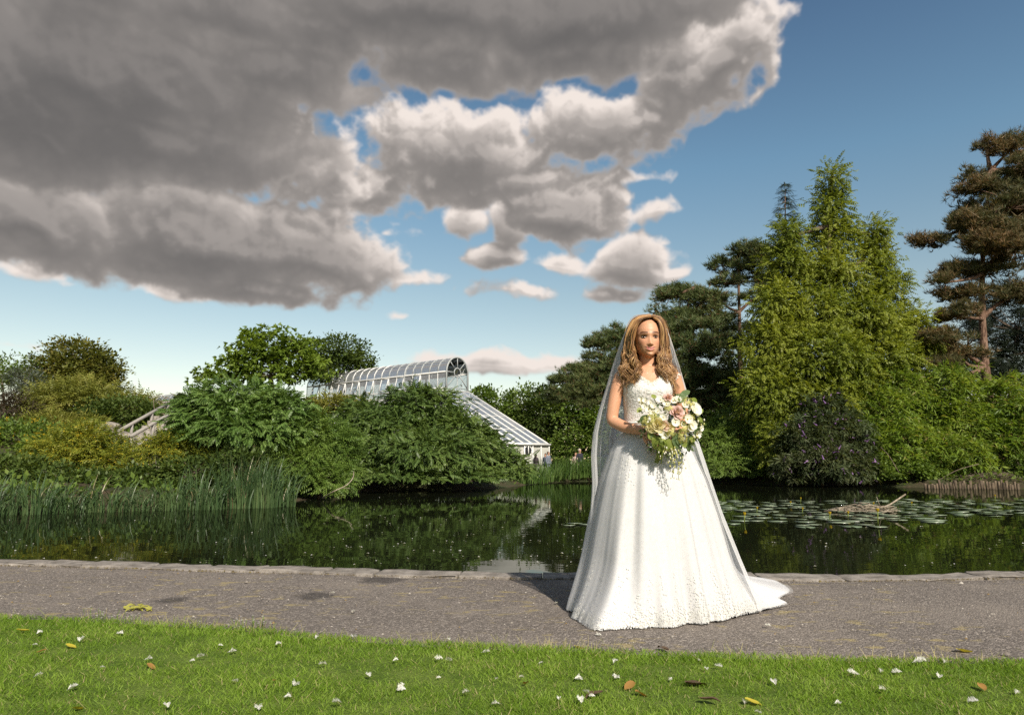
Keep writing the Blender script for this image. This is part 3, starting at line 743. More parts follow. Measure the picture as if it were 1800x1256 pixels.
def spruce():
    r = np.random.RandomState(71); Y = 39; B2 = XY(1382, 800, Y); bz = float(ground_z(np.array([B2[0]]), np.array([B2[1]]))[0]) - .05
    top = at(1380, 322, Y); B = np.array([B2[0], B2[1], bz]); root = empty('spruce_tree', B)
    tag(root, 'pointed dark spruce standing behind the yellow green tree', 'tree')
    A = Acc(); H = top[2] - bz; axis = top - B
    A.tube([B - B, axis * .5, axis], [.2, .11, .015], 7)
    pos = []; xs = []; ups = []
    t = .28
    while t < .995:
        o = axis * t; L = 2.75 * (1 - t) ** .8 + .12
        for k in range(7):
            a = r.rand() * 6.283; l = L * r.uniform(.65, 1.1)
            d = np.array([math.cos(a), math.sin(a), 0])
            s = np.linspace(0, 1, 5)[:, None]
            P = o + d * l * s + np.array([0, 0, 1.0]) * (-.30 * l * s + .34 * l * s * s)
            A.tube(P, np.linspace(.022, .005, 5), 3, False)
            m_ = max(3, int(l / .11))
            for q in np.linspace(.12, 1, m_):
                c = o + d * l * q + np.array([0, 0, -.30 * l * q + .34 * l * q * q]); sd = np.cross(d, [0, 0, 1.0])
                for side in (-1, 0, 1):
                    pos.append(c + r.randn(3) * .03); xs.append(d * .8 + sd * side * .9 + np.array([0, 0, -.35 if side else .1]) + r.randn(3) * .1); ups.append([0, 0, 1.0])
        t += .021 * (1 + .6 * (1 - t))
    tv, tf = T_pinnate(5, .22, .035, .2, .7, .05)
    V, F = scatter_vf(tv, tf, np.array(pos), rot_from(np.array(xs), np.array(ups)), r.uniform(.22, .42, len(pos)))
    mobj('trunk', A.mesh('trunk', M_BARKP, True), root); mobj('crown', npmesh('crown', V, F, L_SPRUCE), root)
spruce()
plant('tree', 'tall yellow green feathery conifer with two pointed tops', 'tree', XY(1470, 820, 33), lobe_px([(1462,322,17,30,33),(1462,372,28,36,33),(1466,425,36,42,33),(1535,412,18,28,33.5),(1540,450,30,34,33.5),(1550,500,38,42,33.5),(1385,420,24,36,32.5),(1390,470,40,44,32.5),(1470,490,46,50,32.5),(1365,535,40,48,32),(1430,560,64,56,32),(1520,570,62,54,32.5),(1590,575,40,42,33),(1360,610,52,54,31.5),(1450,640,80,60,31),(1550,640,66,56,32),(1620,600,30,30,33),(1345,690,52,54,31),(1430,720,70,60,30.5),(1520,700,60,50,31.5),(1380,775,48,40,30.2)], .75),
      'broadfern', L_REDW, 1500, 24, .46, .27, 64, trunk=.3, shell=.35, upn=.6, droop=.25, trunk_top=at(1463, 312, 33), limbs=.2, flat=.8)
plant('pine_tree', 'big pine with rusty brown needles at the right edge', 'tree', XY(1757, 800, 34), [], 'tuft', L_BROWN, 10, 2, .3, .3, 65) if False else None
pine('big pine with rusty brown needles at the right edge', XY(1758, 800, 34), [(1738,262,20,14,34),(1775,265,34,20,34),(1735,330,40,16,33.2),(1720,400,44,18,33.2),(1738,440,46,18,33),(1730,300,18,12,34),(1790,305,50,22,34),(1755,335,34,14,34),(1715,365,26,14,34),(1775,372,54,22,34),(1690,398,34,14,34),(1745,410,46,18,34),(1655,422,30,12,33.5),(1700,440,40,15,33.5),(1785,440,50,22,34),(1750,475,50,18,33.5),(1680,478,30,11,33.5),(1655,500,18,9,33),(1710,515,46,14,33),(1790,520,40,22,34),(1690,555,40,13,32.5),(1665,600,40,15,32),(1700,620,36,13,32),(1640,640,24,12,32),(1830,380,50,60,34.5),(1840,300,40,50,34.5)], 66, .27, at(1742, 300, 34), m=L_BROWN, dens=1.5, size=.31)
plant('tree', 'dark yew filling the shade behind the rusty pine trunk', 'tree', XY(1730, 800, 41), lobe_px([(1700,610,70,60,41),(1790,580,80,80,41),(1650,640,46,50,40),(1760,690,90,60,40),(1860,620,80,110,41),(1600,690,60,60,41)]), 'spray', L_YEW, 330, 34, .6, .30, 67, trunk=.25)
# ---- right bank
plant('shrub', 'feathery grey green shrub overhanging the water right of the bride', 'shrub', XY(1290, 840, 33), lobe_px([(1285,765,46,44,33),(1255,795,36,44,32),(1315,800,40,46,32.4),(1275,825,50,26,31.5),(1225,800,40,50,33),(1340,830,30,24,32)]), 'fern', L_TAM, 330, 20, .34, .32, 81, trunk=.08, droop=.2)
def panicles(root, B, P, D, r):
    ok = P[(D[:, 1] < .3)]; n = 190; i = r.choice(len(ok), n); pos = ok[i] + r.randn(n, 3) * .10 + np.array([0, -.22, .03])
    V_ = []; F_ = []
    tv = []; tf = []
    for k in range(6):
        z = k / 6; rr = .16 * (1 - z) + .03
        for j in range(4):
            a = 6.283 * j / 4 + k; tv.append([z, rr * math.cos(a), rr * math.sin(a)])
    for k in range(5):
        for j in range(4): tf.append([k * 4 + j, k * 4 + (j + 1) % 4, k * 4 + 4 + (j + 1) % 4, k * 4 + 4 + j])
    x = D[r.choice(len(D), n)] * .6 + r.randn(n, 3) * .5 + np.array([0, 0, .1])
    V, F = scatter_vf(np.array(tv), np.array(tf), pos, rot_from(x, r.randn(n, 3)), r.uniform(.14, .26, n))
    tag(mobj('blossom', npmesh('blossom', V - B, F, M_FLP), root), 'purple flower spikes')
plant('shrub', 'butterfly bush with purple flower spikes over the water', 'shrub', XY(1445, 845, 29.5), lobe_px([(1450,735,46,44,29.5),(1425,775,56,44,29),(1480,770,48,46,29),(1445,815,66,36,28.5),(1400,830,40,26,28.6),(1495,825,36,30,28.6)]), 'lance', L_BUD, 430, 16, .30, .26, 82, trunk=.06, droop=.15, extra=panicles)
def bamboo(label, L, seed, n, dens=12):
    def culms(root, B, P, D, r):
        A = Acc()
        for k in range(26):
            j = r.randint(len(P)); t = P[j] + np.array([0, 0, .25]); s = B + np.array([(t[0] - B[0]) * .55 + r.randn() * .2, (t[1] - B[1]) * .5 + r.randn() * .2, 0])
            q = np.linspace(0, 1, 6)[:, None]; pts = s + (t - s) * q + np.array([0, 0, .5]) * q * (1 - q); A.tube(pts - B, np.linspace(.016, .005, 6), 4, False)
        mobj('cane', A.mesh('cane', M_CANE, True), root)
    lob = lobe_px(L)
    return plant('bamboo', label, 'bamboo', XY(L[0][0], 835, L[0][4]), lob, 'lance', L_BAMB, n, dens, .36, .27, seed, trunk=.03, extra=culms, droop=-.1, stem='stem', limbs=.3, jit=.6)
M_CANE = varied('cane', (.16, .17, .05), (.27, .25, .10), .5, .3, .0)
bamboo('bright green bamboo clump right of the butterfly bush', [(1555,735,46,54,30.5),(1590,700,44,48,31),(1530,775,36,40,30),(1580,785,56,44,29.5)], 83, 420, 13)
bamboo('arching bright bamboo clump in front of the rusty pine', [(1680,700,44,60,30.5),(1650,740,44,50,30.5),(1700,755,50,50,30),(1640,790,48,36,29.5),(1690,800,46,30,29)], 84, 460, 13)
bamboo('tall bright bamboo clump at the right edge', [(1770,720,44,60,30),(1800,760,60,64,29.5),(1745,775,40,46,29.5),(1840,740,60,80,30)], 85, 440, 13)
plant('shrub', 'low bramble spilling over the right bank beside the log edging', 'shrub', XY(1590, 850, 29), lobe_px([(1600,832,34,16,28.4),(1560,835,30,15,28.5),(1630,825,30,18,28.8),(1540,820,26,18,29)]), 'round', L_MID, 150, 40, .2, .12, 86, trunk=.02)
plant('shrub', 'leafy dark shrub hanging over the right end of the log edging', 'shrub', XY(1800, 850, 28.3), lobe_px([(1800,825,30,26,28.0),(1840,830,50,40,28)]), 'leaf', L_MID, 90, 50, .2, .12, 87, trunk=.03)
# ---- beyond the frame: the belt of trees goes on round the pond
for i, (lab, x, y, h) in enumerate([('leafy tree beyond the left edge of the view', -26, 26, 6.5), ('tall tree beyond the left edge of the view', -40, 40, 9), ('leafy tree beyond the right edge of the view', 31, 31, 9), ('tall tree beyond the right edge of the view', 42, 36, 11)]):
    L = [((x, y, h * .62), (h * .36, h * .36, h * .36)), ((x + 1.4, y - 1, h * .42), (h * .3, h * .3, h * .26)), ((x - 1.5, y - .6, h * .4), (h * .3, h * .3, h * .26))]
    plant('tree', lab, 'tree', (x, y), L, 'leaf', L_MID, 150, 45, .9, .42, 90 + i, trunk=.25)
def far_wood():
    r = np.random.RandomState(99); P = []; D = []
    for k in range(120):
        a = r.uniform(-1.15, 1.15); d = r.uniform(84, 125); x = d * math.sin(a); y = d * math.cos(a); h = r.uniform(4.5, 7.0)
        if -24 < x < 12 and y < 100: h *= .75
        p, dd = clumps_in([((x, y, h * .5), (h * .6, h * .6, h * .55))], 34, r); P.append(p); D.append(dd)
    P = np.concatenate(P); D = np.concatenate(D)
    V, F = crown_vf(P, D, 'leaf', 9, 1.4, 1.1, r)
    o = mobj('far_wood', npmesh('far_wood', V, F, L_DEEP)); tag(o, 'distant wood closing off the park behind everything', 'wood', kind='stuff')
far_wood()

# ---- low herbs covering the banks
def undergrowth():
    r = np.random.RandomState(55); n = 30000
    X = r.uniform(-34, 34, n); Y = 12 + 44 * r.rand(n) ** 1.5
    k = np.abs(X) < Y * .82 + 2; X = X[k]; Y = Y[k]
    d = shore_dist(X, Y); k = (d > .05) & (r.rand(len(d)) < .55 + .5 * wob(X, Y, .8, 4)) & ((d < 9) | (X < -3)); X = X[k]; Y = Y[k]; d = d[k]
    P = np.stack([X, Y, ground_z(X, Y) + .06 * r.rand(len(X))], 1); D = np.tile([[0, -.3, .9]], (len(X), 1)) + r.randn(len(X), 3) * .3
    V, F = crown_vf(P, D, 'leaf', 9, .42, .15, r, .5)
    kz = V[:, 2].reshape(-1, 4).min(1) > WATER_Z - .03
    o = mobj('undergrowth', npmesh('undergrowth', V, F[kz], L_MID)); tag(o, 'low green herbs and ivy covering the banks', 'undergrowth', kind='stuff')
undergrowth()

# ---- reeds
def reed_clump(label, x, y, n, h, spread, seed, m=L_REED, group='reeds along the left bank', arch=.5, w=.011):
    r = np.random.RandomState(seed); bz = max(float(ground_z(np.array([x]), np.array([y]))[0]), WATER_Z - .05)
    B = np.array([x, y, bz]); S = 6
    a = r.rand(n) * 6.283; rr = spread * np.sqrt(r.rand(n)); o = np.stack([rr * np.cos(a), rr * np.sin(a) * .7, np.zeros(n)], 1)
    L = h * r.uniform(.55, 1.15, n); th = a + r.randn(n) * .8; be = arch * r.uniform(.15, 1.7, n); ww = w * r.uniform(.6, 1.4, n)
    d = np.stack([np.cos(th), np.sin(th), np.zeros(n)], 1); sd = np.stack([-np.sin(th + .6), np.cos(th + .6), np.zeros(n)], 1)
    V = []
    for k in range(S + 1):
        t = k / S; ang = be * 1.6 * t ** 1.5
        # arc: lean grows along the blade
        if k == 0: p = o.copy()
        else:
            ang_m = be * 1.7 * ((k - .5) / S) ** 1.6 + .05
            p = p + (L / S)[:, None] * (d * np.sin(ang_m)[:, None] + np.array([0, 0, 1.0]) * np.cos(ang_m)[:, None])
        wk = ww * (1 - t ** 2.2) * (.75 + .5 * t * (1 - t)) + .0008
        V.append(p - sd * wk[:, None]); V.append(p + sd * wk[:, None])
    V = np.stack(V, 1); V[..., 2] = np.maximum(V[..., 2], .02 if bz > WATER_Z else WATER_Z - bz + .01 - .05)
    K = 2 * (S + 1); F = np.array([[2 * k, 2 * k + 1, 2 * k + 3, 2 * k + 2] for k in range(S)])
    F = (F[None] + (np.arange(n) * K)[:, None, None]).reshape(-1, 4)
    o_ = mobj('reed_clump', npmesh('reed_clump', V.reshape(-1, 3), F, m)); o_.location = B
    tag(o_, label, 'reeds', group)
    return o_
LW = 'clump of long arching green reeds at the left waterside'
rr_ = np.random.RandomState(77)
REEDS = [  # u, v of the foot, height m, blades, spread, arch, label
 (-120,908,1.15,130,.6,.5,'reeds beyond the left edge of the view at the waterside'),
 (-20,905,1.05,120,.5,.55,'reed clump cut by the left edge of the picture'),
 (60,902,1.0,130,.5,.6,'dark reed clump beside the one cut by the left edge'),
 (130,899,.85,110,.45,.7,'low drooping reed clump third from the left edge'),
 (195,898,.95,120,.42,.85,'arching reed clump below the yellow green shrub'),
 (255,896,.70,90,.40,.9,'shortest drooping reed clump below the rock steps'),
 (315,895,1.05,130,.42,.75,'arching reed clump left of the tall upright reeds'),
 (365,894,1.15,120,.36,.5,'upright reed clump in front of the left spreading bush'),
 (420,892,1.40,150,.36,.30,'tallest upright reed clump in front of the left spreading bush'),
 (465,891,1.45,140,.32,.28,'tall upright reed clump second from the right end of the left reeds'),
 (500,889,1.10,90,.26,.5,'reed clump ending the left reed bed beside the feathery bush')]
for i, (u, v, h, n, sp, ar, lab) in enumerate(REEDS):
    p = on_level(u, v, WATER_Z); reed_clump(lab, p[0], p[1] - .12, int(n * 1.15), h * .86, sp * 1.1, 200 + i, arch=ar * 1.45)
FAR = [(925,1.1,'far bright reeds touching the right end of the largest bush'),(945,1.3,'far bright reeds below the round window'),(968,1.2,'far bright reeds below the grey suited person'),(990,1.35,'far bright reeds between the two groups of people'),(1012,1.5,'far bright reeds below the pale pink dress'),(1034,1.4,'far bright reeds just left of the veil'),(1056,1.3,'far bright reeds seen through the edge of the veil'),(1085,1.3,'far bright reeds hidden behind the skirt'),(1120,1.2,'far bright reeds hidden behind the middle of the gown'),(1160,1.2,'far bright reeds hidden behind the bouquet sprays'),(1200,1.1,'far bright reeds hidden behind the right of the gown')]
for i, (u, h, lab) in enumerate(FAR):
    v = np.interp(u, [s[0] for s in SHORE_PX], [s[1] for s in SHORE_PX]); p = on_level(u, v, WATER_Z)
    reed_clump(lab, p[0], p[1] + .5, 190, h * .85, 1.1, 300 + i, L_REEDB, 'reeds on the far bank', .75, .026)


# ================================================================== glasshouse
def glass_build(bb):
    tr = bb.n('ShaderNodeBsdfTransparent'); bb.put(tr.inputs[0], (.90, .94, .96, 1))
    g = bb.n('ShaderNodeBsdfGlossy'); g.inputs['Roughness'].default_value = .04; bb.put(g.inputs[0], (.95, .97, 1, 1))
    d = bb.n('ShaderNodeBsdfDiffuse'); bb.put(d.inputs[0], (.72, .75, .78, 1))
    f = bb.n('ShaderNodeFresnel'); f.inputs[0].default_value = 1.5
    m1 = bb.n('ShaderNodeMixShader'); bb.put(m1.inputs[0], bb.m('MULTIPLY_ADD', f.outputs[0], 1.1, .22, clamp=True))
    m0 = bb.n('ShaderNodeMixShader'); m0.inputs[0].default_value = .30
    bb.t.links.new(tr.outputs[0], m0.inputs[1]); bb.t.links.new(d.outputs[0], m0.inputs[2])
    bb.t.links.new(m0.outputs[0], m1.inputs[1]); bb.t.links.new(g.outputs[0], m1.inputs[2])
    return m1.outputs[0]
M_GLASS = mat('greenhouse_glass', glass_build)
def paint_build(c):
    def f(bb):
        n = bb.noise(wpos(bb), 3.0, 5, .6)
        return pbr(bb, bb.mix(bb.mapr(n, .45, .8), C4(c), C4((c[0] * .72, c[1] * .72, c[2] * .68))), .5, .4)
    return f
M_WHITE = mat('white_paint', paint_build((.66, .66, .64)))
M_STEEL = mat('grey_steel', paint_build((.34, .36, .36)))
M_PANEL = mat('pale_panel', paint_build((.46, .46, .42)))
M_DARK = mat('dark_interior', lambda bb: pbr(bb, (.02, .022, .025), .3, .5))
AX = np.array([-.78, .62, 0]); AX /= np.linalg.norm(AX); WD = np.array([AX[1], -AX[0], 0])   # WD points right and away
if WD[1] < 0: WD = -WD
UP = np.array([0, 0, 1.0])
def vault(root, R0, z_s, rad, length, bays, wall_h, hub=True, tube_r=.045, windows=True):
    B = np.array(root.location)
    O = np.array([R0[0], R0[1], z_s])
    def arc(s, r_, n=10): return [O + AX * s + WD * (-math.cos(t)) * r_ + UP * math.sin(t) * r_ for t in np.linspace(0, math.pi, n)]
    step = length / bays
    steel_from = bays * .42
    for i in range(bays + 1):
        a = Acc(); a.tube(np.array(arc(i * step, rad)) - B, tube_r * (1.6 if i == 0 else 1), 5)
        mobj('rib', a.mesh('rib', M_STEEL if i < steel_from else M_WHITE, True), root)
    for i in range(bays):
        p0 = np.array(arc(i * step, rad - .01, 9)); p1 = np.array(arc((i + 1) * step, rad - .01, 9))
        V = np.concatenate([p0, p1]) - B; F = [[k, k + 1, 10 + k, 9 + k] for k in range(8)]
        mobj('roof_pane', npmesh('roof_pane', V, np.array(F), M_GLASS, smooth=True), root)
    for side in (-1, 1):
        a = Acc(); q = O + WD * side * rad
        a.tube(np.array([q, q + AX * length]) - B, tube_r * 1.5, 6); mobj('eaves_rail', a.mesh('eaves_rail', M_WHITE), root)
    for t in (.25, .5, .75):
        a = Acc(); q = O - WD * math.cos(t * math.pi) * (rad + .01) + UP * math.sin(t * math.pi) * (rad + .01)
        a.tube(np.array([q, q + AX * length]) - B, tube_r * .45, 4); mobj('purlin', a.mesh('purlin', M_STEEL), root)
    # near side wall: posts, panes, every other one a window tilted open
    nb = bays if windows else 0
    for i in range(nb + 1 if windows else 0):
        q = O - WD * rad + AX * (i * step); a = Acc(); a.tube(np.array([q, q - UP * wall_h]) - B, tube_r * .8, 4); mobj('post', a.mesh('post', M_WHITE), root)
    for i in range(nb):
        q0 = O - WD * rad + AX * (i * step + .06); q1 = O - WD * rad + AX * ((i + 1) * step - .06)
        out = -WD * (.28 if (i % 2 and i > 2) else 0.0)
        if i % 2 and i > 2:
            w = empty_child('window', root)
            V = np.array([q0 - UP * .1, q1 - UP * .1, q1 - UP * 1.15 + out, q0 - UP * 1.15 + out]) - B
            pane = mobj('pane', npmesh('pane', V, np.array([[0, 1, 2, 3]]), M_GLASS), w)
            a = Acc()
            for k in range(4): a.tube(np.array([V[k], V[(k + 1) % 4]]), .045, 4)
            mobj('frame', a.mesh('frame', M_WHITE), w)
            V2 = np.array([q0 - UP * 1.2, q1 - UP * 1.2, q1 - UP * wall_h, q0 - UP * wall_h]) - B
            mobj('wall_pane', npmesh('wall_pane', V2, np.array([[0, 1, 2, 3]]), M_GLASS), root)
        else:
            V = np.array([q0 - UP * .08, q1 - UP * .08, q1 - UP * wall_h, q0 - UP * wall_h]) - B
            mobj('wall_pane', npmesh('wall_pane', V, np.array([[0, 1, 2, 3]]), M_GLASS), root)
    if windows:
        a = Acc(); q = O - WD * rad - UP * 1.3; a.tube(np.array([q, q + AX * length]) - B, .05, 4); mobj('wall_rail', a.mesh('wall_rail', M_WHITE), root)
        V = np.array([O - WD * rad - UP * wall_h, O - WD * rad - UP * wall_h + AX * length, O - WD * rad + AX * length - UP * (z_s - .2), O - WD * rad - UP * (z_s - .2)]) - B
        mobj('base_wall', npmesh('base_wall', V, np.array([[0, 1, 2, 3]]), M_WHITE), root)
        V = np.array([O + WD * rad, O + WD * rad + AX * length, O + WD * rad + AX * length - UP * (z_s - .2), O + WD * rad - UP * (z_s - .2)]) - B
        mobj('rear_wall', npmesh('rear_wall', V, np.array([[0, 1, 2, 3]]), M_GLASS), root)
    def end_frame(s):
        c = O + AX * s; f = empty_child('end_frame', root); hr = rad * .30
        def part(name, pts, r_, m): a = Acc(); a.tube(np.array(pts) - B, r_, 6); mobj(name, a.mesh(name, m, True), f)
        leg = 2.2
        part('rim', [c - WD * rad - UP * leg] + [c + WD * (-math.cos(t)) * rad + UP * math.sin(t) * rad for t in np.linspace(0, math.pi, 15)] + [c + WD * rad - UP * leg], .075, M_STEEL)
        part('hub_ring', [c + WD * math.cos(t) * hr + UP * math.sin(t) * hr for t in np.linspace(0, 6.283, 17)], .05, M_STEEL)
        for k in range(8):
            t = k * math.pi / 4; d = WD * math.cos(t) + UP * math.sin(t); e = rad if math.sin(t) >= -.01 else (rad / max(abs(math.cos(t)), .35) if abs(math.cos(t)) > .1 else leg)
            part('spoke', [c + d * hr, c + d * min(e, leg * 1.02)], .04, M_STEEL)
        for z in (1.25, 1.9): part('cross_bar', [c - WD * rad - UP * z, c + WD * rad - UP * z], .035, M_STEEL)
    if hub:
        end_frame(0.0); end_frame(step * 5)
def empty_child(name, parent):
    o = bpy.data.objects.new(name, None); o.empty_display_size = .1
    return link(o, parent)
Yv = 55.0
zs = at(804, 655, Yv)[2]; zt = at(804, 628, Yv)[2]
gh = empty('glasshouse', (-4.4, Yv, .3)); tag(gh, 'long white glasshouse with a ribbed barrel vault roof and sloping wing', 'greenhouse')
vault(gh, at(804, 655, Yv), zs, zt - zs, 18.6, 19, 1.75)
# sloping wing that comes down to the path
B = np.array(gh.location)
E0 = np.array([-0.9, 43.64, 0]); E1 = np.array([2.45, 46.3, 0]); ze = at(964, 780, 46.3)[2]
slope = np.array([-.78 * 7.3, .62 * 7.3, at(836, 689, 50.9)[2] - ze])
E0[2] = E1[2] = ze
nr = 6
for i in range(nr + 1):
    p = E0 + (E1 - E0) * i / nr
    a = Acc(); a.tube(np.array([p, p + slope]) - B, .05, 5); mobj('rafter', a.mesh('rafter', M_WHITE), gh)
for i in range(nr):
    p = E0 + (E1 - E0) * (i + .06) / nr; q = E0 + (E1 - E0) * (i + .94) / nr
    for k in range(4):
        V = np.array([p + slope * (k / 4 + .006), q + slope * (k / 4 + .006), q + slope * ((k + 1) / 4 - .006), p + slope * ((k + 1) / 4 - .006)]) - B
        mobj('roof_pane', npmesh('roof_pane', V, np.array([[0, 1, 2, 3]]), M_GLASS), gh)
for k in range(5):
    a = Acc(); a.tube(np.array([E0 + slope * k / 4, E1 + slope * k / 4]) - B, .06 if k in (0, 4) else .03, 4); mobj('purlin', a.mesh('purlin', M_WHITE), gh)
# a lower stepped roof edge on its right
ed = (E1 - E0) / np.linalg.norm(E1 - E0)
for (t0, t1, wid) in ((.04, .38, .30), (.30, .66, .30), (.6, .9, .22)):
    p0 = E1 + slope * t0 + ed * .06; p1 = E1 + slope * t1 + ed * .06; sd = ed * wid - UP * .22
    V = np.array([p0, p0 + sd, p1 + sd, p1]) - B; mobj('roof_pane', npmesh('roof_pane', V, np.array([[0, 1, 2, 3]]), M_GLASS), gh)
    a = Acc(); a.tube(np.array([p0 + sd, p1 + sd]) - B, .05, 4); mobj('rafter', a.mesh('rafter', M_WHITE), gh)
# front wall under the eaves with a round window
nw = np.cross(ed, UP); nw = nw if nw[1] < 0 else -nw
gz = .0
a = Acc(); a.tube(np.array([E0 - UP * .05 + nw * .12, E1 - UP * .05 + nw * .12 + ed * .08]) - B, .07, 6); mobj('gutter', a.mesh('gutter', M_WHITE), gh)
V = np.array([E0 - UP * .1, E1 - UP * .1, E1 - UP * ze, E0 - UP * ze]) - B
mobj('front_wall', npmesh('front_wall', V, np.array([[0, 1, 2, 3]]), M_PANEL), gh)
for i in range(nr + 1):
    p = E0 + (E1 - E0) * i / nr + nw * .06
    a = Acc(); a.tube(np.array([p - UP * .1, p - UP * ze]) - B, .05, 4); mobj('post', a.mesh('post', M_WHITE), gh)
def ray_wall(u, v, off):
    r_ = ray(u, v); n = nw; t = np.dot(E0 + n * off - np.array([0, 0, CAM_H]), n) / np.dot(r_, n); return np.array([0, 0, CAM_H]) + r_ * t
pc = ray_wall(928, 792, .03); rw = .33
ws = empty_child('round_window', gh)
V = [pc - B] + [pc + ed * math.cos(t) * rw + UP * math.sin(t) * rw - B for t in np.linspace(0, 6.283, 24, endpoint=False)]
mobj('pane', npmesh('pane', np.array(V), np.array([[0, 1 + k, 1 + (k + 1) % 24] for k in range(24)]), M_DARK), ws)
a = Acc(); a.tube(np.array([pc + ed * math.cos(t) * rw + UP * math.sin(t) * rw for t in np.linspace(0, 6.283, 25)]) - B, .05, 5); mobj('frame', a.mesh('frame', M_WHITE, True), ws)
a = Acc(); a.tube(np.array([pc - UP * rw, pc + UP * rw]) + nw * .05 - B, .04, 4); mobj('glazing_bar', a.mesh('glazing_bar', M_WHITE), ws)
a = Acc(); pr = E1 + ed * .1; V_ = np.array([pr - UP * .1, pr + AX * 5.5 - UP * .1, pr + AX * 5.5 - UP * ze, pr - UP * ze]) - B
mobj('end_wall', npmesh('end_wall', V_, np.array([[0, 1, 2, 3]]), M_PANEL), gh)
# second, smaller vault on the left skyline
Y2 = 70.0; z2 = at(318, 706, Y2)[2]
gv = empty('glasshouse', (at(318, 706, Y2)[0], Y2, .5)); tag(gv, 'smaller glass vault half hidden behind the wooden handrails', 'greenhouse')
vault(gv, at(318, 708, Y2), z2, .92, 8.2, 11, 1.2, hub=False, tube_r=.04, windows=False)
B = np.array(gv.location); a = Acc()
V = np.array([at(318, 708, Y2) - WD * .92, at(318, 708, Y2) - WD * .92 + AX * 8.2, at(318, 708, Y2) - WD * .92 + AX * 8.2 - UP * 4, at(318, 708, Y2) - WD * .92 - UP * 4]) - B
mobj('base_wall', npmesh('base_wall', V, np.array([[0, 1, 2, 3]]), M_PANEL), gv)

# ================================================================== people
def remesh_union(name, acc_list, voxel, m, smooth_it=4, factor=.5):
    """one continuous skin over overlapping shapes"""
    A = Acc()
    for a in acc_list: A.add(*a)
    tmp = bpy.data.objects.new('tmp', A.mesh('tmp'))
    COL.objects.link(tmp)
    md = tmp.modifiers.new('r', 'REMESH'); md.mode = 'VOXEL'; md.voxel_size = voxel
    if smooth_it:
        s = tmp.modifiers.new('s', 'SMOOTH'); s.iterations = smooth_it; s.factor = factor
    dg = bpy.context.evaluated_depsgraph_get(); dg.update()
    me = bpy.data.meshes.new_from_object(tmp.evaluated_get(dg))
    bpy.data.objects.remove(tmp, do_unlink=True)
    me.name = name; me.materials.clear(); me.materials.append(m)
    me.polygons.foreach_set('use_smooth', np.ones(len(me.polygons), bool))
    return me
def loft_vf(rings, n=28):
    """rings: (centre(3), rx, ry_front, ry_back, power); closed with caps; x right, y away"""
    V = []; Q = []; T = []
    for (c, rx, rf, rb, pw) in rings:
        for k in range(n):
            t = 6.283185 * k / n; cx, sy = math.cos(t), math.sin(t)
            x = math.copysign(abs(cx) ** pw, cx) * rx; y = math.copysign(abs(sy) ** pw, sy) * (rb if sy > 0 else rf)
            V.append([c[0] + x, c[1] + y, c[2]])
    for i in range(len(rings) - 1):
        for k in range(n): Q.append([i * n + k, i * n + (k + 1) % n, (i + 1) * n + (k + 1) % n, (i + 1) * n + k])
    V.append(list(rings[0][0])); V.append(list(rings[-1][0])); L = (len(rings) - 1) * n
    for k in range(n):
        T.append([len(V) - 2, (k + 1) % n, k]); T.append([len(V) - 1, L + k, L + (k + 1) % n])
    return np.array(V), Q, T
def ball_vf(c, r3, n=14):
    V = [[0, 0, -1]]; Q = []; T = []
    for i in range(1, n):
        ph = math.pi * i / n - math.pi / 2
        for k in range(n): t = 6.283185 * k / n; V.append([math.cos(ph) * math.cos(t), math.cos(ph) * math.sin(t), math.sin(ph)])
    V.append([0, 0, 1]); e = len(V) - 1
    for k in range(n):
        T.append([0, 1 + (k + 1) % n, 1 + k]); T.append([e, 1 + (n - 2) * n + k, 1 + (n - 2) * n + (k + 1) % n])
        for i in range(n - 2): Q.append([1 + i * n + k, 1 + i * n + (k + 1) % n, 1 + (i + 1) * n + (k + 1) % n, 1 + (i + 1) * n + k])
    return np.array(V) * np.asarray(r3) + np.asarray(c), Q, T
def chain(pts, rad, n=14, sub=4):
    """smooth tapered limb through joints"""
    pts = np.asarray(pts, float); rad = np.asarray(rad, float)
    t = np.arange(len(pts)); tt = np.linspace(0, len(pts) - 1, (len(pts) - 1) * sub + 1)
    P = np.stack([np.interp(tt, t, pts[:, k]) for k in range(3)], 1); R = np.interp(tt, t, rad)
    for _ in range(2): P[1:-1] = (P[:-2] + 2 * P[1:-1] + P[2:]) / 4; R[1:-1] = (R[:-2] + 2 * R[1:-1] + R[2:]) / 4
    return tube_vf(P, R, n)

YB = 4.2
BB = np.array([at(1140, 1095, YB)[0], YB, 0.0])
def bp(u, v, dy=0.0): return at(u, v, YB + dy)
KPX = YB / FPX * 1.02              # metres per pixel at the bride
HC = bp(1137.5, 596.5)               # head centre, at eye level
HS = 1.05                          # head scale
HEAD_PROF = [  # z, half width, front, back
 (.124,.004,.004,.004),(.119,.026,.030,.035),(.108,.044,.052,.060),(.085,.062,.078,.086),(.05,.072,.092,.102),(.02,.0745,.0945,.106),(0,.0735,.0915,.106),(-.025,.0715,.092,.102),(-.05,.0675,.0925,.092),(-.07,.0605,.092,.078),(-.088,.0495,.090,.062),(-.102,.034,.0855,.045),(-.112,.022,.077,.03),(-.117,.008,.060,.01)]
head_rings = [(HC + np.array([0, 0, z * HS]), w * HS, f * HS, b_ * HS, .92) for (z, w, f, b_) in HEAD_PROF][::-1]
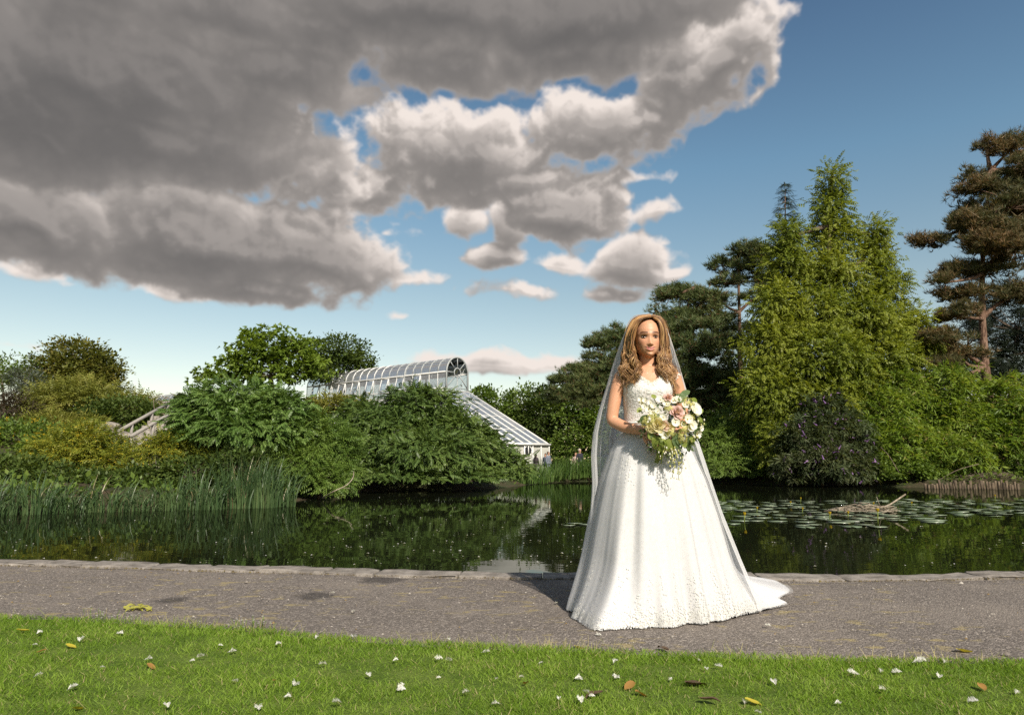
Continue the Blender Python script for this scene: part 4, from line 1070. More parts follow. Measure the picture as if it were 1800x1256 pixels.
def skin_build(bb):
    at_ = bb.n('ShaderNodeAttribute', attribute_name='paint')
    n = bb.noise(wpos(bb), 40, 4, .6)
    c = bb.mix(bb.m('MULTIPLY', n, .25), at_.outputs['Color'], C4((.36, .15, .075)))
    p = bb.n('ShaderNodeBsdfPrincipled'); bb.put(p.inputs['Base Color'], c)
    p.inputs['Roughness'].default_value = .45; p.inputs['Specular IOR Level'].default_value = .35
    p.inputs['Subsurface Weight'].default_value = .12; p.inputs['Subsurface Radius'].default_value = (.012, .005, .003); p.inputs['Subsurface Scale'].default_value = 1.0
    return p.outputs[0]
M_SKIN = mat('skin', skin_build)
HIP = bp(1136, 778)
def ring(u, v, hw, f, b_, p=.95, dy=0): c = bp(u, v, dy); return (c, hw * KPX, f * KPX, b_ * KPX, p)
torso = loft_vf([ring(1137, 800, 46, 34, 40), ring(1137, 778, 46, 34, 40), ring(1136, 758, 40, 31, 34), ring(1135, 740, 35.5, 28, 30), ring(1136, 722, 37, 30, 31), ring(1137, 704, 40, 36, 32), ring(1138, 690, 42, 41, 32), ring(1138, 678, 42.5, 36, 32), ring(1138, 668, 43, 30, 31), ring(1138, 658, 41, 25, 29), ring(1138, 650, 32, 20, 26), ring(1138, 645, 20, 16, 20)], 64)
neck = chain([bp(1139, 658, .02), bp(1139, 640, .012), bp(1138, 622, .01), bp(1138, 606, .02)], [.066, .052, .050, .052], 18)
# arms: her right (left in view) crosses in front, her left goes under the flowers
S1, E1_, W1_ = bp(1091, 664, .0), bp(1075, 739, -.02), bp(1131, 757, -.20)
arm1 = chain([bp(1100, 660, .0), S1, bp(1083, 690, -.005), bp(1078, 716, -.015), E1_, bp(1097, 750, -.09), bp(1115, 754, -.15), W1_], [.047, .046, .041, .0385, .036, .0355, .031, .0245], 16, 5)
S2, E2_, W2_ = bp(1185, 664, .0), bp(1204, 742, .01), bp(1178, 768, -.18)
arm2 = chain([bp(1176, 660, .0), S2, bp(1194, 692, .0), bp(1200, 720, .005), E2_, bp(1196, 755, -.08), bp(1187, 763, -.14), W2_], [.047, .045, .040, .037, .035, .034, .029, .0245], 16, 5)
GRIP = bp(1163, 779, -.30)          # where both hands hold the stems
def hand(w, palm, curl_dir, seed, flip):
    """palm, four curled fingers of unequal length and a thumb from its side"""
    w = np.asarray(w); palm = np.asarray(palm); d = palm - w; L = np.linalg.norm(d); d /= L
    side = np.cross(d, curl_dir); side /= np.linalg.norm(side); side *= flip
    out = [chain([w, w + d * L * .5, palm], [.024, .027, .026], 12)]
    out.append(ball_vf(w + d * L * .72, (.036, .028, .034)))
    for k, (s, ln) in enumerate(((-.030, .068), (-.010, .078), (.011, .073), (.030, .058))):
        a = palm - d * .008 + side * s
        k1 = a + d * ln * .42 + curl_dir * .004; k2 = k1 + (d * .45 + curl_dir * .9) * ln * .36; k3 = k2 + (-d * .55 + curl_dir * .75) * ln * .34
        out.append(chain([a - d * .02, a, k1, k2, k3], [.0095, .0098, .0090, .0082, .0068], 8, 3))
    t0 = w + d * L * .35 - side * .028; t1 = t0 + d * .030 - side * .016 + curl_dir * .016; t2 = t1 + d * .030 + curl_dir * .022
    out.append(chain([t0 + side * .012, t0, t1, t2], [.012, .0115, .0100, .0078], 8, 3))
    return out
cd = np.array([.25, .30, -.9]); cd /= np.linalg.norm(cd)
hands = hand(W1_, bp(1150, 769, -.275), cd, 1, 1) + hand(W2_, bp(1172, 777, -.27), np.array([-.3, -.2, -.93]), 2, -1)
legs = [chain([bp(1120, 790), np.array([bp(1120, 800)[0], YB, .55]), np.array([bp(1120, 800)[0], YB + .01, .10])], [.085, .06, .04], 12), chain([bp(1156, 790), np.array([bp(1156, 800)[0], YB, .55]), np.array([bp(1156, 800)[0], YB + .01, .10])], [.085, .06, .04], 12)]
legs += [ball_vf((bp(1120, 800)[0], YB - .06, .05), (.04, .11, .045)), ball_vf((bp(1156, 800)[0], YB - .06, .05), (.04, .11, .045))]
head = loft_vf(head_rings, 40)
ears = [ball_vf(HC + np.array([s * .078 * HS, .012, -.012 * HS]), (.010, .020, .032)) for s in (-1, 1)]
body_me = remesh_union('person', [head, torso, neck, arm1, arm2] + hands + ears + [ball_vf(S1 + np.array([.004, 0, -.004]), (.050, .048, .050)), ball_vf(S2 + np.array([-.004, 0, -.004]), (.050, .048, .050))], .0042, M_SKIN, 4, .5)
nv = len(body_me.vertices); co = np.empty(nv * 3, np.float32); body_me.vertices.foreach_get('co', co); co = co.reshape(-1, 3).astype(float)
# face relief, in head coordinates (x right, z up, forward = -y)
q = (co - HC) / HS; X, Yq, Z = q[:, 0], q[:, 1], q[:, 2]
front = sstep(-Yq, .015, .05) * (np.abs(Z) < .14) * (np.abs(X) < .1)
def G(x0, z0, sx, sz, xx=X): return np.exp(-((xx - x0) / sx) ** 2 - ((Z - z0) / sz) ** 2)
ax_ = np.abs(X)
dsp = np.zeros(nv)
nz = np.clip((.008 - Z) / .052, 0, 1) * (Z > -.052) * (Z < .02)
dsp += .020 * np.exp(-(X / (.0075 + .006 * nz)) ** 2) * nz ** 1.25 * np.clip((Z + .058) / .012, 0, 1)
dsp += .007 * G(0, -.041, .010, .008) + .0055 * G(.0135, -.0445, .0065, .0065, ax_)
dsp += .004 * np.exp(-(X / .009) ** 2) * np.exp(-((Z - .005) / .02) ** 2)
dsp -= .0115 * G(.033, .001, .0175, .0105, ax_)
dsp += .0045 * G(.033, .021, .022, .008, ax_)
dsp += .0045 * G(.046, -.030, .020, .018, ax_)
zl = Z - .26 * ax_ - 3.5 * ax_ ** 2      # mouth corners turned up
mw = np.exp(-(X / .029) ** 4)
dsp += mw * (.0058 * np.exp(-((zl + .0655) / .0055) ** 2) + .0072 * np.exp(-((zl + .0785) / .0065) ** 2) - .0050 * np.exp(-((zl + .0715) / .0022) ** 2))
dsp -= .004 * G(.0, -.056, .006, .004) + .0035 * G(0, -.090, .018, .005)
dsp += .006 * G(0, -.103, .016, .011)
dsp -= .003 * G(.030, -.068, .006, .008, ax_)
co[:, 1] -= dsp * front * HS
# collar bones and bust line
cb = np.exp(-((co[:, 2] - bp(1138, 656)[2] - .10 * np.abs(co[:, 0] - bp(1138, 656)[0])) / .009) ** 2) * (np.abs(co[:, 0] - bp(1138, 656)[0]) < .15) * (np.abs(co[:, 0] - bp(1138, 656)[0]) > .015) * (co[:, 1] < YB)
co[:, 1] -= .006 * cb
co -= BB
body_me.vertices.foreach_set('co', co.astype(np.float32).ravel()); body_me.update()
skin = np.tile(np.array([.57, .305, .185]), (nv, 1))
def blend(mask, c): global skin; skin = skin * (1 - mask[:, None]) + np.array(c) * mask[:, None]
fm = front
blend(fm * .35 * G(.046, -.032, .020, .016, ax_), (.56, .20, .13))
blend(fm * .5 * np.exp(-((ax_ - .034) / .023) ** 2 - ((Z - .010) / .010) ** 2), (.24, .10, .06))
lip = fm * sstep(mw * (np.exp(-((zl + .0668) / .0048) ** 2) + np.exp(-((zl + .0775) / .0060) ** 2) * (ax_ < .021)), .35, .6) * (ax_ < .029)
blend(lip * .9, (.46, .16, .15))
blend(fm * mw * np.exp(-((zl + .0715) / .0022) ** 2) * .85, (.14, .035, .03))
bz = .0255 - 18 * (np.clip(ax_ - .040, 0, 1)) ** 2 + .10 * np.clip(ax_ - .012, 0, .03)
brow = fm * np.exp(-((Z - bz) / .0042) ** 2) * sstep(ax_, .011, .017) * (1 - sstep(ax_, .050, .056))
blend(np.clip(brow * 2.0, 0, 1), (.035, .016, .009))
lash = fm * np.exp(-((Z - .0070 + 14 * (ax_ - .033) ** 2) / .0034) ** 2) * sstep(ax_, .015, .019) * (1 - sstep(ax_, .050, .053))
blend(np.clip(lash * 1.5, 0, 1), (.015, .008, .006))
lash2 = fm * np.exp(-((Z + .0075 - 10 * (ax_ - .033) ** 2) / .0022) ** 2) * sstep(ax_, .018, .022) * (1 - sstep(ax_, .046, .050))
blend(np.clip(lash2 * .75, 0, 1), (.05, .025, .018))
blend(fm * .8 * G(.0085, -.0505, .004, .0022, ax_), (.10, .03, .02))
att = body_me.color_attributes.new('paint', 'FLOAT_COLOR', 'POINT')
att.data.foreach_set('color', np.concatenate([skin, np.ones((nv, 1))], 1).astype(np.float32).ravel())
bride = mobj('person', body_me); bride.location = BB
tag(bride, 'bride in a white lace gown and long veil holding a bouquet on the path', 'person')
A_ = Acc()
for l_ in legs: A_.add(l_[0] - BB, l_[1], l_[2])
def child(name, me, dx=None):
    o = mobj(name, me, bride); return o
child('legs', A_.mesh('legs', M_SKIN, True))
# eyes
def eye_build(bb):
    p = opos(bb); s = bb.sep(p)
    r_ = bb.m('SQRT', bb.m('ADD', bb.m('MULTIPLY', s[0], s[0]), bb.m('MULTIPLY', s[2], s[2])))
    c = bb.mix(bb.mapr(r_, 0.0070, .0077, smooth=False), C4((.06, .028, .012)), C4((.36, .32, .30)))
    c = bb.mix(bb.mapr(r_, .0022, .0028, smooth=False), C4((.004, .004, .004)), c)
    return pbr(bb, c, .12, .5)
M_EYE = mat('eye', eye_build)
for s in (-1, 1):
    e = Acc(); e.add(*ball_vf((0, 0, 0), (.0140 * HS, .0085 * HS, .0051 * HS), 20)); o = child('eye', e.mesh('eye', M_EYE, True))
    o.location = HC + np.array([s * .033 * HS, -.0735 * HS, .0004]) - BB; o.rotation_euler = (0, s * -.06, s * .18)
# earrings
M_PEARL = mat('pearl', lambda bb: pbr(bb, (.8, .76, .68), .25, .6))
for s in (-1, 1):
    e = Acc(); e.add(*ball_vf((0, 0, 0), (.0045, .0045, .0065), 8)); e.add(*ball_vf((0, 0, -.014), (.006, .006, .008), 8)); o = child('earring', e.mesh('earring', M_PEARL, True)); o.location = HC + np.array([s * .083 * HS, -.002, -.055 * HS]) - BB

# ---- hair: a cap and long curled locks
def hair_build(bb):
    g = bb.n('ShaderNodeNewGeometry'); ri = g.outputs['Random Per Island']
    n = bb.noise(g.outputs['Position'], 22, 3, .6)
    f = bb.m('ADD', bb.m('MULTIPLY', ri, .65), bb.m('MULTIPLY', n, .35))
    cr = bb.n('ShaderNodeValToRGB'); e = cr.color_ramp.elements
    e[0].position = .18; e[0].color = (.095, .043, .018, 1); e[1].position = .85; e[1].color = (.68, .43, .19, 1)
    x = e.new(.5); x.color = (.30, .155, .062, 1)
    bb.put(cr.inputs[0], f)
    return pbr(bb, cr.outputs[0], .38, .5)
M_HAIR = mat('hair', hair_build)
cap_rings = []
for (z, w, f, b_) in HEAD_PROF:
    if z < -.06: continue
    cap_rings.append((HC + np.array([0, .012, z * HS + .006]), w * HS + .009, max(.002, (f - .028 if z < .07 else f - .004) * HS), b_ * HS + .010, .95))
V, Q, T = loft_vf(cap_rings[::-1], 32)
keep = [f_ for f_ in Q if not all((V[i][1] < HC[1] - .055 and V[i][2] < HC[2] + .088 * HS) for i in f_)]
A = Acc(); A.add(V - BB, keep, [t for t in T if V[t[0]][2] > HC[2]]); hair = child('hair', A.mesh('hair', M_HAIR, True))
tag(hair, 'long wavy brown hair with golden highlights')
def catmull(P, n):
    P = np.asarray(P, float); P = np.concatenate([[2 * P[0] - P[1]], P, [2 * P[-1] - P[-2]]]); out = []
    for i in range(1, len(P) - 2):
        for t in np.linspace(0, 1, n, endpoint=False):
            a, b_, c, d = P[i - 1], P[i], P[i + 1], P[i + 2]
            out.append(.5 * ((2 * b_) + (-a + c) * t + (2 * a - 5 * b_ + 4 * c - d) * t * t + (-a + 3 * b_ - 3 * c + d) * t ** 3))
    out.append(P[-2]); return np.array(out)
rh = np.random.RandomState(404)
HL = {-1: ([(1146,557,-.060),(1128,561,-.085),(1116,578,-.088),(1111,600,-.075),(1114,622,-.080),(1122,645,-.115),(1128,664,-.150)],
           [(1143,553,.00),(1116,559,.005),(1103,582,.01),(1098,610,.01),(1096,635,-.02),(1094,655,-.07),(1100,679,-.10)]),
      1: ([(1148,558,-.058),(1158,566,-.078),(1162,582,-.078),(1161,603,-.066),(1159,625,-.078),(1160,645,-.112),(1166,664,-.14)],
          [(1147,553,.00),(1163,560,.005),(1172,582,.01),(1175,610,.01),(1178,638,-.02),(1186,662,-.06),(1189,696,-.06)])}
A = Acc(); A2 = Acc()
def lock(side, qv, dep, seed, back=False):
    r = np.random.RandomState(seed)
    inn, outr = HL[side]
    C = [bp(a[0] * (1 - qv) + b_[0] * qv, a[1] * (1 - qv) + b_[1] * qv, a[2] * (1 - qv) + b_[2] * qv + dep) for a, b_ in zip(inn, outr)]
    C = np.array(C) + r.randn(len(C), 3) * np.array([.004, .003, .004]) * np.linspace(0, 1, len(C))[:, None]
    C[-1, 2] += r.uniform(-.03, .045)
    P = catmull(C, 5); n = len(P); t = np.linspace(0, 1, n)
    turns = r.uniform(2.0, 3.0); ph = r.rand() * 6.28; sg = side * (1 if r.rand() < .85 else -1)
    amp = (.018 * sstep(t, .36, .85)) * r.uniform(.75, 1.25)
    ang = sg * turns * 6.283 * sstep(t, .25, 1.15) * 1.15 + ph
    ctr = P + np.stack([np.cos(ang) * amp, np.sin(ang) * amp * .8, np.zeros(n)], 1)
    m = 17
    for k in range(m):
        o = r.randn(3) * .0055; ph2 = r.uniform(-.25, .25)
        a2 = ang + ph2; j = amp * r.uniform(.8, 1.2)
        S_ = P + np.stack([np.cos(a2) * j, np.sin(a2) * j * .8, np.zeros(n)], 1) + o * (.35 + .65 * sstep(t, 0, .4)[:, None]) + np.array([0, 0, 1.0]) * (r.randn() * .006 * t)[:, None]
        rad = r.uniform(.0014, .0028) * (1 - .75 * t ** 3) * (.7 + .3 * sstep(t, 0, .2))
        A2.tube(S_ - BB, rad, 3, False)
i = 0
for side in (-1, 1):
    for qv in np.linspace(0, 1, 9):
        for dep in (0.0, .022, .048):
            i += 1; lock(side, float(np.clip(qv + rh.uniform(-.06, .06), 0, 1.02)), dep + rh.uniform(-.006, .006), 500 + i)
for k in range(300):        # curtain behind the neck
    a = rh.uniform(-1, 1); u1 = 1138 + 34 * a; dp = .085 - .05 * a * a
    A2.tube(catmull([bp(1138 + 20 * a, 572, dp), bp(1138 + 27 * a, 600, dp + .01), bp(u1, 630, dp), bp(1138 + 42 * a, 655 + rh.uniform(-5, 5), dp + .02), bp(1138 + 44 * a + rh.uniform(-3, 3), 680 + rh.uniform(-14, 10), dp + .04)], 3) - BB, .0045, 3, False)
# sheet of hair over the crown, combed from the parting
for k in range(230):
    side = -1 if rh.rand() < .55 else 1; a = rh.uniform(.0, 1.0)
    z0 = .125 - .012 * a; y0 = -.062 + .16 * a
    x0 = .018 * HS
    pts = []
    for t in np.linspace(0, 1, 9):
        ph = t * rh.uniform(1.45, 1.6)
        w = .085 * HS; h = .136 * HS
        pts.append(HC + np.array([(x0 * (1 - t) + side * w * math.sin(ph)), (y0 * HS) * (1 - .25 * t) + .02 * t, h * math.cos(ph * .98) * (1 - .25 * max(0, abs(y0 / .11)) ** 2) + .004]))
    A2.tube(catmull(pts, 2) - BB, .0034, 3, False)
lk = A2.mesh('lock', M_HAIR, True); mobj('locks', lk, hair)

# ---- gown
def satin_build(bb):
    p = wpos(bb); n = bb.noise(p, 55, 4, .6)
    w = bb.noise(bb.v('MULTIPLY', p, (1, 1, .12)), 60, 3, .6)
    c = bb.mix(bb.mapr(n, .3, .7), C4((.56, .56, .565)), C4((.62, .62, .62)))
    return pbr(bb, c, .6, .25, bump(bb, w, .10, .006), **{'Sheen Weight': .15})
M_SATIN = mat('ivory_satin', satin_build)
def lace_build(bb):
    p = wpos(bb)
    vo = bb.n('ShaderNodeTexVoronoi', feature='F1'); bb.put(vo.inputs['Vector'], p); vo.inputs['Scale'].default_value = 95
    n = bb.noise(p, 130, 3, .6)
    c = bb.mix(bb.mapr(vo.outputs['Distance'], .25, .6), C4((.70, .695, .685)), C4((.62, .60, .575)))
    return pbr(bb, c, .7, .2, bump(bb, bb.m('ADD', bb.m('MULTIPLY', vo.outputs['Distance'], -1), bb.m('MULTIPLY', n, .3)), .5, .004))
M_LACE = mat('beaded_lace', lace_build)
M_LACEW = varied('white_lace', (.72, .72, .715), (.78, .78, .77), .7, .2, .15)
def sheer_build(alpha, col, edge=.0):
    def f(bb):
        tr = bb.n('ShaderNodeBsdfTransparent'); d = bb.n('ShaderNodeBsdfDiffuse'); bb.put(d.inputs[0], C4(col))
        tl = bb.n('ShaderNodeBsdfTranslucent'); bb.put(tl.inputs[0], C4(col))
        m1 = bb.n('ShaderNodeMixShader'); m1.inputs[0].default_value = .55
        bb.t.links.new(d.outputs[0], m1.inputs[1]); bb.t.links.new(tl.outputs[0], m1.inputs[2])
        lw = bb.n('ShaderNodeLayerWeight'); lw.inputs[0].default_value = .25
        m2 = bb.n('ShaderNodeMixShader'); bb.put(m2.inputs[0], bb.m('MULTIPLY_ADD', lw.outputs['Facing'], .45, alpha, clamp=True))
        bb.t.links.new(tr.outputs[0], m2.inputs[1]); bb.t.links.new(m1.outputs[0], m2.inputs[2])
        return m2.outputs[0]
    return f
M_VEIL = mat('veil_tulle', sheer_build(.60, (.88, .88, .88)))
M_TULLE = mat('skirt_tulle', sheer_build(.20, (.62, .62, .62)))
# bodice: shell over the torso, top edge following the sweetheart neckline
NB_ = 72
brs = [ring(1135, 748, 37.5, 30.5, 32), ring(1135, 740, 37, 29.8, 31.5), ring(1136, 722, 38.5, 31.8, 32.5), ring(1137, 704, 41.5, 38.2, 33.5), ring(1138, 690, 43.5, 43.2, 33.5), ring(1138, 678, 44, 38.5, 33.5), ring(1138, 668, 44.5, 32.5, 32.5), ring(1138, 660, 43, 28, 31)]
bz_ = np.array([b_[0][2] for b_ in brs])
def bod(theta, z):
    z = float(np.clip(z, bz_[0], bz_[-1])); P = [np.interp(z, bz_, [b_[0][k] for b_ in brs]) for k in (0, 1)]
    rx, rf, rb = (np.interp(z, bz_, [b_[k] for b_ in brs]) for k in (1, 2, 3))
    c, s = math.cos(theta), math.sin(theta); p = .95
    return np.array([P[0] + math.copysign(abs(c) ** p, c) * rx, P[1] + math.copysign(abs(s) ** p, s) * (rb if s > 0 else rf), z])
zn = bp(1138, 676)[2]; zs_ = bp(1138, 668)[2]; zarm = bp(1138, 684)[2]; zback = bp(1138, 690)[2]
def neck_z(th):
    a = (th + math.pi / 2 + math.pi) % (2 * math.pi) - math.pi      # 0 in front
    x = abs(a)
    if x < .95: return zn + (zs_ + .018 - zn) * sstep(np.array(x), .0, .55) - .010 * sstep(np.array(x), .75, .95) - .010 * math.exp(-(x / .1) ** 2)
    if x < 1.45: return zs_ + .008 + (zarm - zs_ - .008) * (x - .95) / .5
    return zarm + (zback - zarm) * min(1, (x - 1.45) / .6)
V = []; Q = []; MR = 16
for i in range(MR + 1):
    for k in range(NB_):
        th = 2 * math.pi * k / NB_; z0 = bz_[0]; z1 = float(neck_z(th)); V.append(bod(th, z0 + (z1 - z0) * i / MR))
for i in range(MR):
    for k in range(NB_): Q.append([i * NB_ + k, i * NB_ + (k + 1) % NB_, (i + 1) * NB_ + (k + 1) % NB_, (i + 1) * NB_ + k])
A = Acc(); A.add(np.array(V) - BB, Q); bodice = child('bodice', A.mesh('bodice', M_LACE, True)); tag(bodice, 'beaded lace bodice with scalloped neckline')
def T_floret(n=5, cup=.02, w=.30):
    V = [[0, 0, .02]]; F = []
    for k in range(n):
        a = 6.283 * k / n; d = np.array([math.cos(a), math.sin(a), 0]); s = np.array([-d[1], d[0], 0]); j = len(V)
        V.extend([d * .5 + s * w * .8 + [0, 0, cup * .6], d + [0, 0, cup], d * .5 - s * w * .8 + [0, 0, cup * .6]]); F.append([0, j + 2, j + 1, j])
    return np.array(V, float), np.array(F)
FLO = T_floret()
def applique(points, normals, size, seed, name, m, parent):
    r = np.random.RandomState(seed); n = len(points)
    x = r.randn(n, 3); V, F = scatter_vf(FLO[0], FLO[1], np.asarray(points), rot_from(np.cross(normals, x), np.asarray(normals)), size * r.uniform(.6, 1.35, n))
    return mobj(name, npmesh(name, V - BB, F, m), parent)
rl = np.random.RandomState(31); pts = []; nrm = []
def bnorm(p): d = np.array([p[0] - bp(1137, 690)[0], (p[1] - YB) * 1.2, 0]); return d / (np.linalg.norm(d) + 1e-9)
for k in range(260):      # along the neckline
    th = -math.pi / 2 + rl.uniform(-1.5, 1.5); z = neck_z(th) + rl.uniform(-.014, .010); p = bod(th, z) if z < bz_[-1] else bod(th, bz_[-1]); n_ = bnorm(p); pts.append(p + n_ * .004); nrm.append(n_ + rl.randn(3) * .10)
for k in range(560):      # over the bust and front
    th = -math.pi / 2 + rl.uniform(-1.7, 1.7); z = rl.uniform(bz_[0], neck_z(th)); p = bod(th, z); n_ = bnorm(p); pts.append(p + n_ * .0012); nrm.append(n_ + rl.randn(3) * .10)
# straps of lace on the shoulders
for (u0, v0, u1, v1, n) in ((1104, 668, 1083, 657, 34), (1112, 671, 1097, 655, 18), (1176, 668, 1192, 658, 30), (1166, 672, 1180, 657, 18), (1138, 677, 1138, 684, 6)):
    for k in range(n):
        t = rl.rand(); u = u0 + (u1 - u0) * t + rl.randn() * 1.6; v = v0 + (v1 - v0) * t + rl.randn() * 1.6
        p = bp(u, v); # find the skin under the strap
        dz = co[:, 2] + BB[2] - p[2]; dx = co[:, 0] + BB[0] - p[0]; near_ = np.where((np.abs(dz) < .006) & (np.abs(dx) < .006))[0]
        if len(near_) == 0: continue
        yv = (co[near_, 1] + BB[1]).min(); p = np.array([p[0], yv - .004, p[2]]); pts.append(p); nrm.append(np.array([0, -1, .35]) + rl.randn(3) * .3)
applique(np.array(pts), np.array(nrm), .0060, 5, 'lace_flowers', M_LACEW, bodice)

# skirt with train: polar sweep about the waist axis
HEM_PX = [(1009,1070),(1008,1084),(1018,1098),(1050,1106),(1090,1107),(1130,1106),(1170,1103),(1210,1098),(1250,1093),(1285,1087),(1320,1079),(1350,1069),(1385,1053),(1403,1042),(1375,1028),(1345,1017),(1305,1006),(1250,1002),(1180,1001),(1100,1006),(1050,1018),(1022,1045)]
HEM = np.array([on_level(u, v, 0.0)[:2] for u, v in HEM_PX])
CX = np.array([bp(1140, 745)[0], YB + .02])
ang_h = np.arctan2(HEM[:, 1] - CX[1], HEM[:, 0] - CX[0]); rad_h = np.linalg.norm(HEM - CX, axis=1); oh = np.argsort(ang_h)
ah = np.concatenate([ang_h[oh] - 2 * math.pi, ang_h[oh], ang_h[oh] + 2 * math.pi]); rhm = np.tile(rad_h[oh], 3)
Z_W = bp(1137, 744)[2]
GZ_ = np.array([0, .05, .16, .3, .5, .70, .84, .93, 1.0]) ; GV = np.array([1.0, .975, .89, .78, .64, .48, .32, .16, 0.0])
_rf = np.random.RandomState(8); FOLD = [(n, _rf.rand() * 6.28, a) for n, a in ((5, .018), (8, .028), (11, .030), (15, .022), (21, .014), (34, .005), (55, .003))]
def skirt_pt(th, z, off=0.0, ph=0.0, fold=1.0):
    t = np.clip(z / Z_W, 0, 1)
    Rh = np.interp(th, ah, rhm); bell = np.minimum(Rh, .50 + .03 * np.cos(th)); ex = Rh - bell
    rw = .128 / np.sqrt((np.cos(th)) ** 2 + (1.22 * np.sin(th)) ** 2)
    g = np.interp(t, GZ_, GV)
    lob = 1 - .35 * np.clip(np.cos(th - 2.9), 0, 1) * 0
    R = rw + (bell - rw) * g + ex * np.clip(1 - t / .30, 0, 1) ** 2.0
    f = sum(a * np.cos(n * th + p + ph + .8 * np.sin(2.3 * t + p)) for n, p, a in FOLD)
    R = R * (1 + fold * f * (.25 + .75 * (1 - t)) * np.clip((1 - t) * 6, 0, 1) * .98) + off * np.clip((1 - t) * 8, 0, 1)
    return np.stack([CX[0] + R * np.cos(th), CX[1] + R * np.sin(th), np.broadcast_to(z, R.shape)], -1)
def skirt_mesh(name, m, off, ph, z0, fold=1.0, NT=260, NZ=64):
    th = np.linspace(-math.pi, math.pi, NT, endpoint=False)
    zz = Z_W * (1 - (np.linspace(0, 1, NZ)) ** .8); V = []
    for z in zz: V.append(skirt_pt(th, np.full(NT, max(z, 0)) * (1 - z0 / Z_W) + z0, off, ph, fold))
    V = np.concatenate(V); I = np.arange(NT * NZ).reshape(NZ, NT)
    V[-NT:, 2] += .006 * np.cos(th * 31)                   # uneven hem
    V[:, 2] = np.maximum(V[:, 2], .004)
    F = np.stack([I[:-1], I[1:], np.roll(I[1:], -1, 1), np.roll(I[:-1], -1, 1)], -1).reshape(-1, 4)
    return npmesh(name, V - BB, F, m, smooth=True)
skirt = child('skirt', skirt_mesh('skirt', M_SATIN, 0.0, 0.0, .012)); tag(skirt, 'full ivory skirt with a train spread on the path')
mobj('tulle_layer', skirt_mesh('tulle_layer', M_TULLE, .008, .25, .006, 1.1), skirt)
pts = []; nrm = []
def add_lace(th, z, off=.0088):
    p = skirt_pt(np.array([th]), np.array([z]), off)[0]; pa = skirt_pt(np.array([th + .01]), np.array([z]), off)[0]; pb = skirt_pt(np.array([th]), np.array([z + .01]), off)[0]
    n_ = np.cross(pa - p, pb - p); n_ /= np.linalg.norm(n_) + 1e-9
    if np.dot(n_[:2], p[:2] - CX) < 0: n_ = -n_
    pts.append(p); nrm.append(n_ + rl.randn(3) * .10)
for k in range(5200):     # hem border
    th = rl.uniform(-math.pi, .35) if rl.rand() < .8 else rl.uniform(-3.1, 3.1); z = .008 + abs(rl.randn()) * .035
    add_lace(th, z)
for k in range(30):       # plumes rising from the hem
    th = rl.uniform(-math.pi, .3); h = rl.uniform(.10, .30)
    for j in range(30): t = j / 30; add_lace(th + rl.randn() * .035 * (1 - .6 * t), .03 + h * t + rl.randn() * .008)
for (u, v, n, s) in ((1100, 800, 50, 5), (1108, 832, 60, 7), (1098, 815, 40, 6), (1160, 815, 40, 5), (1166, 848, 40, 5), (1232, 840, 40, 6), (1226, 805, 36, 5), (1130, 775, 30, 6)):
    for k in range(n // 2):
        uu = u + rl.randn() * s; vv = v + rl.randn() * s * 1.7; p = bp(uu, vv, -.25); z = p[2]
        # ray to the skirt: find the front angle whose x matches
        ths = np.linspace(-math.pi + .05, -.05, 60); c = skirt_pt(ths, np.full(60, z)); scr = (c[:, 0]) / c[:, 1] * FPX
        j = np.argmin(np.abs(scr - (uu - 900) / 1.0 * (1 / (math.cos(PITCH) - math.sin(PITCH) * (628 - vv) / FPX)))); add_lace(ths[j], z * .985)
applique(np.array(pts), np.array(nrm), .0042, 6, 'lace_flowers', M_LACEW, skirt)
# waist seam
A = Acc(); A.tube(np.array([bod(t, bz_[0]) * np.array([1, 1, 0]) + np.array([0, 0, Z_W]) for t in np.linspace(0, 2 * math.pi, 49)]) - BB, .006, 6, False); child('waistband', A.mesh('waistband', M_LACEW, True))

